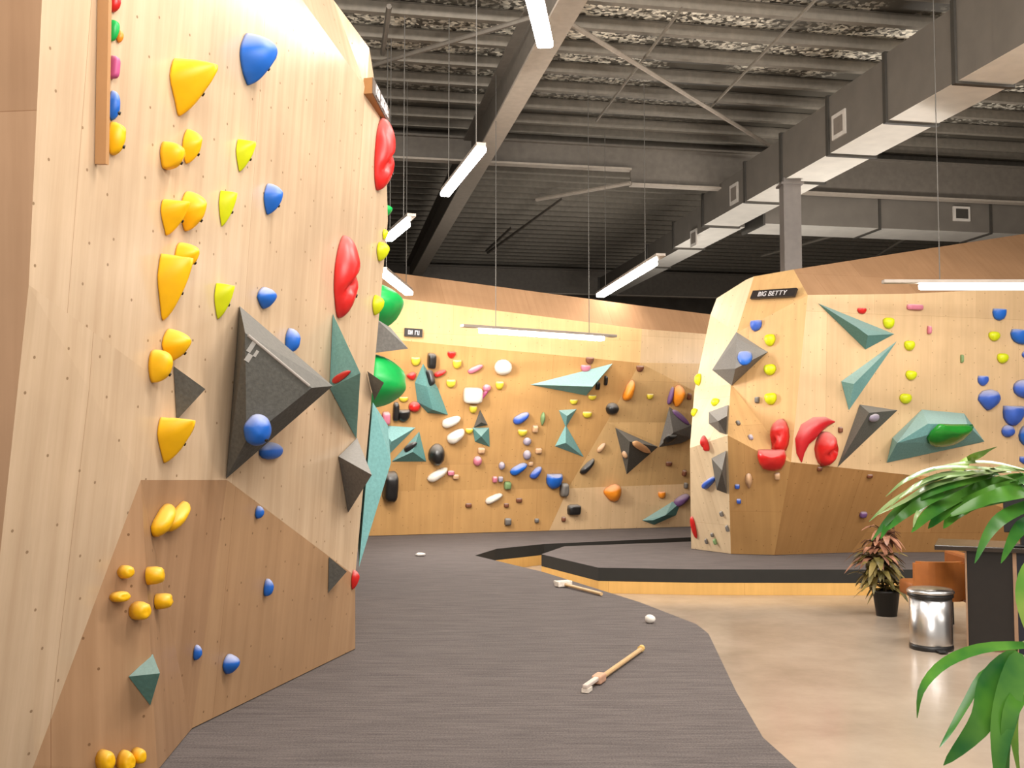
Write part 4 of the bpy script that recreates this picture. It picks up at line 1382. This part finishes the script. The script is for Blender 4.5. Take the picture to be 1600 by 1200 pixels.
def lump(px, py, w, label, name='chalk_ball', flat=.5):
    p = floor_pt(px, py)
    bm = bmesh.new(); bmesh.ops.create_icosphere(bm, subdivisions=2, radius=w / 2)
    for v in bm.verts:
        v.co *= 1 + .18 * noise.noise(v.co * 30 + V3((px, 0, 0)))
        v.co.z *= flat
    lowest = min(v.co.z for v in bm.verts)
    for v in bm.verts:
        v.co.z -= lowest
    o = mesh_obj(name, bm, CHALK, smooth=True); o.location = (p.x, p.y, MAT_Z + .002)
    tag(o, label, 'chalk')
lump(1016, 974, .075, 'small white chalk ball lying on the mat near its edge', flat=.8)
lump(657, 869, .12, 'flat white chalk block lying on the mat before the far wall', 'chalk_block', .3)

# ------------------------------------------------------------------ pedal bin
bp_ = at_z(1469, 1020, 0.0)
binr = empty('pedal_bin', (bp_.x, bp_.y + .15, 0)); tag(binr, 'round stainless steel pedal bin with a shiny lid on the concrete floor', 'bin')
INOX = simple('brushed stainless', (206, 204, 204), .3, metal=1.0, var=.03, scale=3)
BLK = simple('black plastic trim', (26, 25, 26), .4)
bm = bmesh.new(); add_lathe(bm, [(0, .03), (.145, .03), (.147, .05), (.147, .37), (0, .37)], 48); mesh_obj('bin_body', bm, INOX, binr, True)
bm = bmesh.new(); add_lathe(bm, [(0, 0), (.15, 0), (.152, .012), (.15, .032), (.146, .035), (0, .029)], 48); mesh_obj('bin_base', bm, BLK, binr, True)
bm = bmesh.new(); add_lathe(bm, [(.1, .371), (.15, .371), (.158, .378), (.158, .398), (.15, .402), (.1, .402)], 48); mesh_obj('bin_rim', bm, BLK, binr, True)
bm = bmesh.new(); add_lathe(bm, [(.158, .403), (.164, .406), (.164, .418), (.15, .432), (.09, .441), (0, .444)], 48); mesh_obj('bin_lid', bm, INOX, binr, True)
bm = bmesh.new(); add_box(bm, (-.03, -.22, .008), (.03, -.14, .02), bev=.004); mesh_obj('pedal', bm, BLK, binr)
bm = bmesh.new(); add_box(bm, (.12, .08, .36), (.19, .14, .40), bev=.006); mesh_obj('lid_hinge', bm, BLK, binr)

# ------------------------------------------------------------------ desk, monitor, chair
DESKB = simple('black laminate', (30, 25, 22), .35, var=.1, scale=30)
DESKE = simple('pale desk edging', (150, 118, 92), .5)
dk = at_z(1511, 1017, 0)
desk = empty('reception_desk', (dk.x, dk.y, 0), math.radians(-25)); tag(desk, 'black laminate reception desk with pale edging behind the steel bin', 'desk')
bm = bmesh.new(); add_box(bm, (-.2, -.04, .715), (1.9, .52, .75), bev=.005); mesh_obj('desk_top', bm, simple('desk top laminate', (50, 42, 36), .2), desk)
bm = bmesh.new(); add_box(bm, (.012, .02, .0), (.03, .5, .714)); mesh_obj('side_panel', bm, DESKB, desk)
bm = bmesh.new(); add_box(bm, (.03, .02, .04), (.31, .05, .714)); mesh_obj('front_panel', bm, DESKB, desk)
bm = bmesh.new(); add_box(bm, (0, 0, 0), (.012, .02, .714)); mesh_obj('edge_strip', bm, DESKE, desk)
bm = bmesh.new(); add_box(bm, (.31, -.005, 0), (.335, .05, .714)); mesh_obj('edge_strip', bm, DESKE, desk)
bm = bmesh.new(); add_box(bm, (.335, .02, .0), (1.8, .05, .714)); mesh_obj('front_panel', bm, simple('navy laminate', (22, 26, 40), .4), desk)

mo = at_z(1612, 856, .752)
mon = empty('monitor', (mo.x, mo.y + .1, .752), math.radians(-12)); tag(mon, 'black desktop monitor standing on the reception desk, cut off by the picture edge', 'monitor')
bm = bmesh.new(); add_box(bm, (-.11, -.08, 0), (.11, .08, .012), bev=.004); mesh_obj('stand_base', bm, BLK, mon)
bm = bmesh.new(); add_box(bm, (-.025, -.012, .0125), (.025, .012, .16)); mesh_obj('stand_neck', bm, BLK, mon)
bm = bmesh.new(); add_box(bm, (-.14, -.03, .1), (.42, -.0125, .42), bev=.006); mesh_obj('screen', bm, BLK, mon)
bm = bmesh.new(); add_box(bm, (-.07, -.034, .395), (-.01, -.0305, .41)); mesh_obj('status_label', bm, GREY, mon)
bk0 = at_z(1590, 850, .752)

LEATH = simple('tan leather', (176, 104, 46), .42, var=.12, scale=9, bump=.15)
LEATH2 = simple('tan leather shade', (150, 86, 36), .45, var=.12, scale=9, bump=.15)
ch = at_z(1452, 1000, 0)
chair = empty('armchair', (at_y(1453, 930, 8.35).x, 8.35, 0), math.radians(-4))
chair.scale = (.96, .84, .93); tag(chair, 'low tan leather armchair half hidden behind the steel bin and desk', 'armchair')
bm = bmesh.new(); add_box(bm, (-.19, -.28, .27), (.19, .26, .40), bev=.03); mesh_obj('seat', bm, LEATH2, chair, True)
bm = bmesh.new()
prof = []
for i in range(9):
    t = -1 + i / 4
    prof.append((t * .2, -.34 + .05 * t * t - .0))
inn = [(x, y + .06) for x, y in prof]
add_prism(bm, prof + inn[::-1], .27, .60)
es = [e for e in bm.edges if abs(e.verts[0].co.z - e.verts[1].co.z) < 1e-4]
bmesh.ops.bevel(bm, geom=es, offset=.015, segments=2, affect='EDGES')
mesh_obj('backrest', bm, LEATH, chair)
bm = bmesh.new(); add_box(bm, (.2, -.33, .25), (.29, .27, .655), bev=.025); mesh_obj('armrest', bm, LEATH2, chair)
for sx, sy in ((-.08, -.15), (.27, -.28), (-.1, .2), (.25, .22)):
    bm = bmesh.new(); add_tube(bm, [(sx, sy, 0), (sx * .97, sy * .97, .27)], .012, 8); mesh_obj('leg', bm, BLK, chair)

# ------------------------------------------------------------------ leaves
def leaf_strip(bm, pts, width, fold=.18, nseg=14, up=V3((0, 0, 1)), mid=.45):
    """blade along a smooth curve through pts; folded about its midrib"""
    pts = [V3(p) for p in pts]
    def cr(t):
        n = len(pts) - 1
        x = t * n; i = min(int(x), n - 1); f = x - i
        p0_ = pts[max(i - 1, 0)]; p1_ = pts[i]; p2_ = pts[i + 1]; p3_ = pts[min(i + 2, n)]
        return .5 * ((2 * p1_) + (p2_ - p0_) * f + (2 * p0_ - 5 * p1_ + 4 * p2_ - p3_) * f * f + (3 * p1_ - p0_ - 3 * p2_ + p3_) * f ** 3)
    prev = None
    for k in range(nseg + 1):
        t = k / nseg
        p = cr(t)
        d = (cr(min(1, t + .02)) - cr(max(0, t - .02))).normalized()
        view = (EYE - p).normalized()
        side = d.cross(up)
        if side.length < .1: side = d.cross(V3((0, 1, 0)))
        side.normalize()
        nrm = side.cross(d)
        w = width * (math.sin(math.pi * min(1, t ** .75 * .93 + .07)) ** .8) * .5 if t < 1 else 0
        w = max(w, .0006)
        row = [bm.verts.new(p - side * w + nrm * w * fold), bm.verts.new(p), bm.verts.new(p + side * w + nrm * w * fold)]
        if prev:
            for j in range(2):
                bm.faces.new((prev[j], prev[j + 1], row[j + 1], row[j]))
        prev = row

def leafmat(name, c1, c2, rough=.35):
    m, nt, b = new_mat(name)
    tc = N(nt, 'ShaderNodeTexCoord')
    n1 = N(nt, 'ShaderNodeTexNoise', Scale=9.0, Detail=3.0)
    nt.links.new(tc.outputs['Object'], n1.inputs['Vector'])
    rp = N(nt, 'ShaderNodeValToRGB'); rp.color_ramp.elements[0].position = .35; rp.color_ramp.elements[1].position = .65
    rp.color_ramp.elements[0].color = lin(c1) + (1,); rp.color_ramp.elements[1].color = lin(c2) + (1,)
    nt.links.new(n1.outputs['Fac'], rp.inputs['Fac']); nt.links.new(rp.outputs[0], b.inputs['Base Color'])
    b.inputs['Roughness'].default_value = rough
    try:
        b.inputs['Subsurface Weight'].default_value = .0
    except Exception: pass
    return m
LEAFG = leafmat('palm leaf', (38, 110, 44), (92, 150, 52), .3)
LEAFP = leafmat('palm leaf baked glare', (96, 140, 74), (170, 190, 130), .22)  # paler copy of the palm leaf, glare put into the colour
LEAFY = leafmat('palm leaf young', (110, 170, 60), (170, 200, 90), .35)
STALK = simple('palm stalk', (110, 140, 62), .5)
PD = 2.3
def P3(px, py, d=0): return at_y(px, py, PD + d)
pot_c = V3((1.95, 2.45, 0))
palm = empty('potted_palm', pot_c); tag(palm, 'large potted palm with drooping green leaves at the picture edge before the desk', 'potted plant')
bm = bmesh.new(); add_lathe(bm, [(0, 0), (.15, 0), (.2, .36), (.215, .37), (.215, .4), (.19, .4), (.185, .35), (0, .35)], 32); mesh_obj('pot', bm, simple('dark planter', (44, 40, 38), .5), palm, True)
bm = bmesh.new(); add_lathe(bm, [(0, .352), (.183, .352), (.1, .365), (0, .37)], 24); mesh_obj('soil', bm, simple('potting soil', (52, 38, 28), .95, var=.3, scale=40), palm)
def frond(stalk, leaves, mat):
    bm = bmesh.new()
    base = pot_c + V3((random.uniform(-.05, .05), random.uniform(-.05, .05), .36))
    pts = [base] + stalk
    sm = []
    for i in range(len(pts) - 1):
        for f in range(6):
            n_ = len(pts) - 1; p0_ = pts[max(i - 1, 0)]; p1_ = pts[i]; p2_ = pts[i + 1]; p3_ = pts[min(i + 2, n_)]; f_ = f / 6
            sm.append(.5 * ((2 * p1_) + (p2_ - p0_) * f_ + (2 * p0_ - 5 * p1_ + 4 * p2_ - p3_) * f_ * f_ + (3 * p1_ - p0_ - 3 * p2_ + p3_) * f_ ** 3))
    sm.append(pts[-1])
    add_tube(bm, [p - pot_c for p in sm], [.008 - .006 * i / len(sm) for i in range(len(sm))], 6)
    st = mesh_obj('frond', bm, STALK, palm, True)
    for lf in leaves:
        bm = bmesh.new()
        w = lf[-2]; m = lf[-1]; pp = lf[:-2]
        P_ = [P3(x, y, .0 + .05 * math.sin(x * .05 + i) - i * .03) - pot_c for i, (x, y) in enumerate(pp)]
        up = V3((.15, -.75, .6)) if w > 14 else V3((0, -.5, 1))
        leaf_strip(bm, P_, w * PD / F, fold=.12, up=up)
        mesh_obj('leaflet', bm, m, st, True)
frond([P3(1840, 900, .1), P3(1720, 770, 0), P3(1610, 735, 0), P3(1530, 738, -.02), P3(1470, 760, -.05)], [
    ((1575, 734), (1470, 746), (1400, 780), (1358, 815), 13, LEAFP),
    ((1560, 736), (1465, 756), (1410, 785), (1368, 806), 12, LEAFP),
    ((1560, 740), (1460, 765), (1400, 800), (1362, 845), 16, LEAFG),
    ((1520, 742), (1440, 775), (1395, 808), (1376, 842), 19, LEAFG),
    ((1530, 746), (1455, 778), (1410, 806), (1388, 828), 17, LEAFG),
    ((1590, 736), (1480, 730), (1420, 748), (1384, 776), 11, LEAFP),
    ((1600, 742), (1510, 768), (1455, 800), (1424, 832), 24, LEAFG),
    ((1610, 748), (1530, 770), (1480, 796), (1450, 826), 30, LEAFG),
    ((1625, 756), (1560, 772), (1500, 795), (1474, 826), 34, LEAFG),
    ((1650, 764), (1580, 770), (1530, 785), (1480, 808), 26, LEAFG),
    ((1580, 738), (1500, 738), (1445, 752), (1405, 778), 10, LEAFP),
    ((1480, 750), (1510, 722), (1535, 708), (1558, 698), 15, LEAFY),
    ((1520, 738), (1565, 730), (1600, 742), (1630, 768), 11, LEAFP),
    ((1530, 742), (1570, 745), (1600, 758), (1630, 785), 10, LEAFP),
    ((1540, 736), (1480, 740), (1430, 760), (1390, 792), 12, LEAFP),
    ((1600, 734), (1540, 722), (1480, 728), (1430, 745), 10, LEAFP),
    ((1650, 775), (1578, 802), (1545, 832), (1523, 880), 20, LEAFG),
    ((1480, 764), (1445, 790), (1432, 806), (1427, 824), 8, LEAFP),
], None)
frond([P3(1800, 980, .1), P3(1710, 850, .0), P3(1640, 810, 0)], [
    ((1680, 800), (1620, 815), (1590, 830), (1564, 880), 26, LEAFG),
    ((1690, 820), (1635, 812), (1600, 822), (1574, 850), 28, LEAFY),
    ((1650, 860), (1616, 895), (1601, 945), (1614, 1010), 40, LEAFY),
], None)
frond([P3(1790, 1050, .05), P3(1690, 985, 0), P3(1600, 1004, 0), P3(1588, 1024, 0)], [
    ((1630, 1008), (1540, 1012), (1478, 1035), (1441, 1075), (1433, 1122), 17, LEAFG),
    ((1592, 1022), (1540, 1050), (1512, 1095), (1485, 1142), (1468, 1168), 13, LEAFG),
    ((1592, 1020), (1552, 1070), (1532, 1130), (1474, 1196), 46, LEAFG),
    ((1592, 1020), (1575, 1090), (1562, 1160), (1560, 1240), 40, LEAFG),
    ((1640, 1050), (1590, 1090), (1572, 1150), (1575, 1240), 24, LEAFG),
    ((1600, 1060), (1583, 1110), (1586, 1170), (1596, 1230), 18, LEAFY),
], None)

# croton by the mat
cp = at_z(1392, 965, 0)
crot = empty('potted_croton', (cp.x, cp.y + .1, 0)); tag(crot, 'small potted croton with brown and olive leaves in a black pot', 'potted plant')
bm = bmesh.new(); add_lathe(bm, [(0, 0), (.085, 0), (.112, .2), (.118, .2), (.118, .22), (.1, .22), (.098, .19), (0, .19)], 28); mesh_obj('pot', bm, simple('black pot', (28, 27, 26), .45), crot, True)
bm = bmesh.new(); add_lathe(bm, [(0, .2), (.098, .192)], 20); mesh_obj('soil', bm, simple('potting soil', (52, 38, 28), .95), crot)
bm = bmesh.new(); add_tube(bm, [(0, 0, .2), (.01, 0, .45), (-.01, .01, .74)], [.01, .008, .005], 6); add_tube(bm, [(0, 0, .3), (-.1, .0, .5), (-.14, 0, .6)], [.007, .005, .003], 6); mesh_obj('stem', bm, simple('croton stem', (80, 60, 40), .7), crot)
CROLIVE = leafmat('croton olive', (86, 80, 40), (142, 124, 70), .4)
CRBROWN = leafmat('croton brown', (96, 62, 46), (176, 124, 98), .4)
for nm, m, zr, cnt in [('lower_foliage', CROLIVE, (.22, .52), 95), ('upper_foliage', CRBROWN, (.46, .74), 70)]:
    bm = bmesh.new()
    for i in range(cnt):
        z = random.uniform(*zr); ang = random.uniform(0, 2 * math.pi)
        L_ = random.uniform(.13, .23) * (1.0 if z < .6 else .75)
        reach = .08 if z < .6 else .04
        cxp = -.07 if .3 < z < .64 else 0.0
        b0 = V3((cxp + math.cos(ang) * reach * random.random(), math.sin(ang) * reach * random.random(), z))
        tip = b0 + V3((math.cos(ang) * L_, math.sin(ang) * L_, random.uniform(-.16, .03)))
        midp = b0.lerp(tip, .5) + V3((0, 0, .035))
        leaf_strip(bm, [b0, midp, tip], random.uniform(.045, .075), nseg=6)
    mesh_obj(nm, bm, m, crot, True)

# ------------------------------------------------------------------ camera, world, look
cam = bpy.data.cameras.new('camera')
cam.sensor_width = 36; cam.lens = 36.0
co = bpy.data.objects.new('camera', cam); C.objects.link(co)
co.location = EYE; co.rotation_euler = (math.pi / 2 + TH, 0, 0)
bpy.context.scene.camera = co
w = bpy.data.worlds.new('world'); bpy.context.scene.world = w
w.use_nodes = True
bg = w.node_tree.nodes['Background']; bg.inputs[0].default_value = (1, .93, .84, 1); bg.inputs[1].default_value = .6
vs = bpy.context.scene.view_settings
vs.view_transform = 'Standard'; vs.look = 'None'; vs.exposure = 0.0
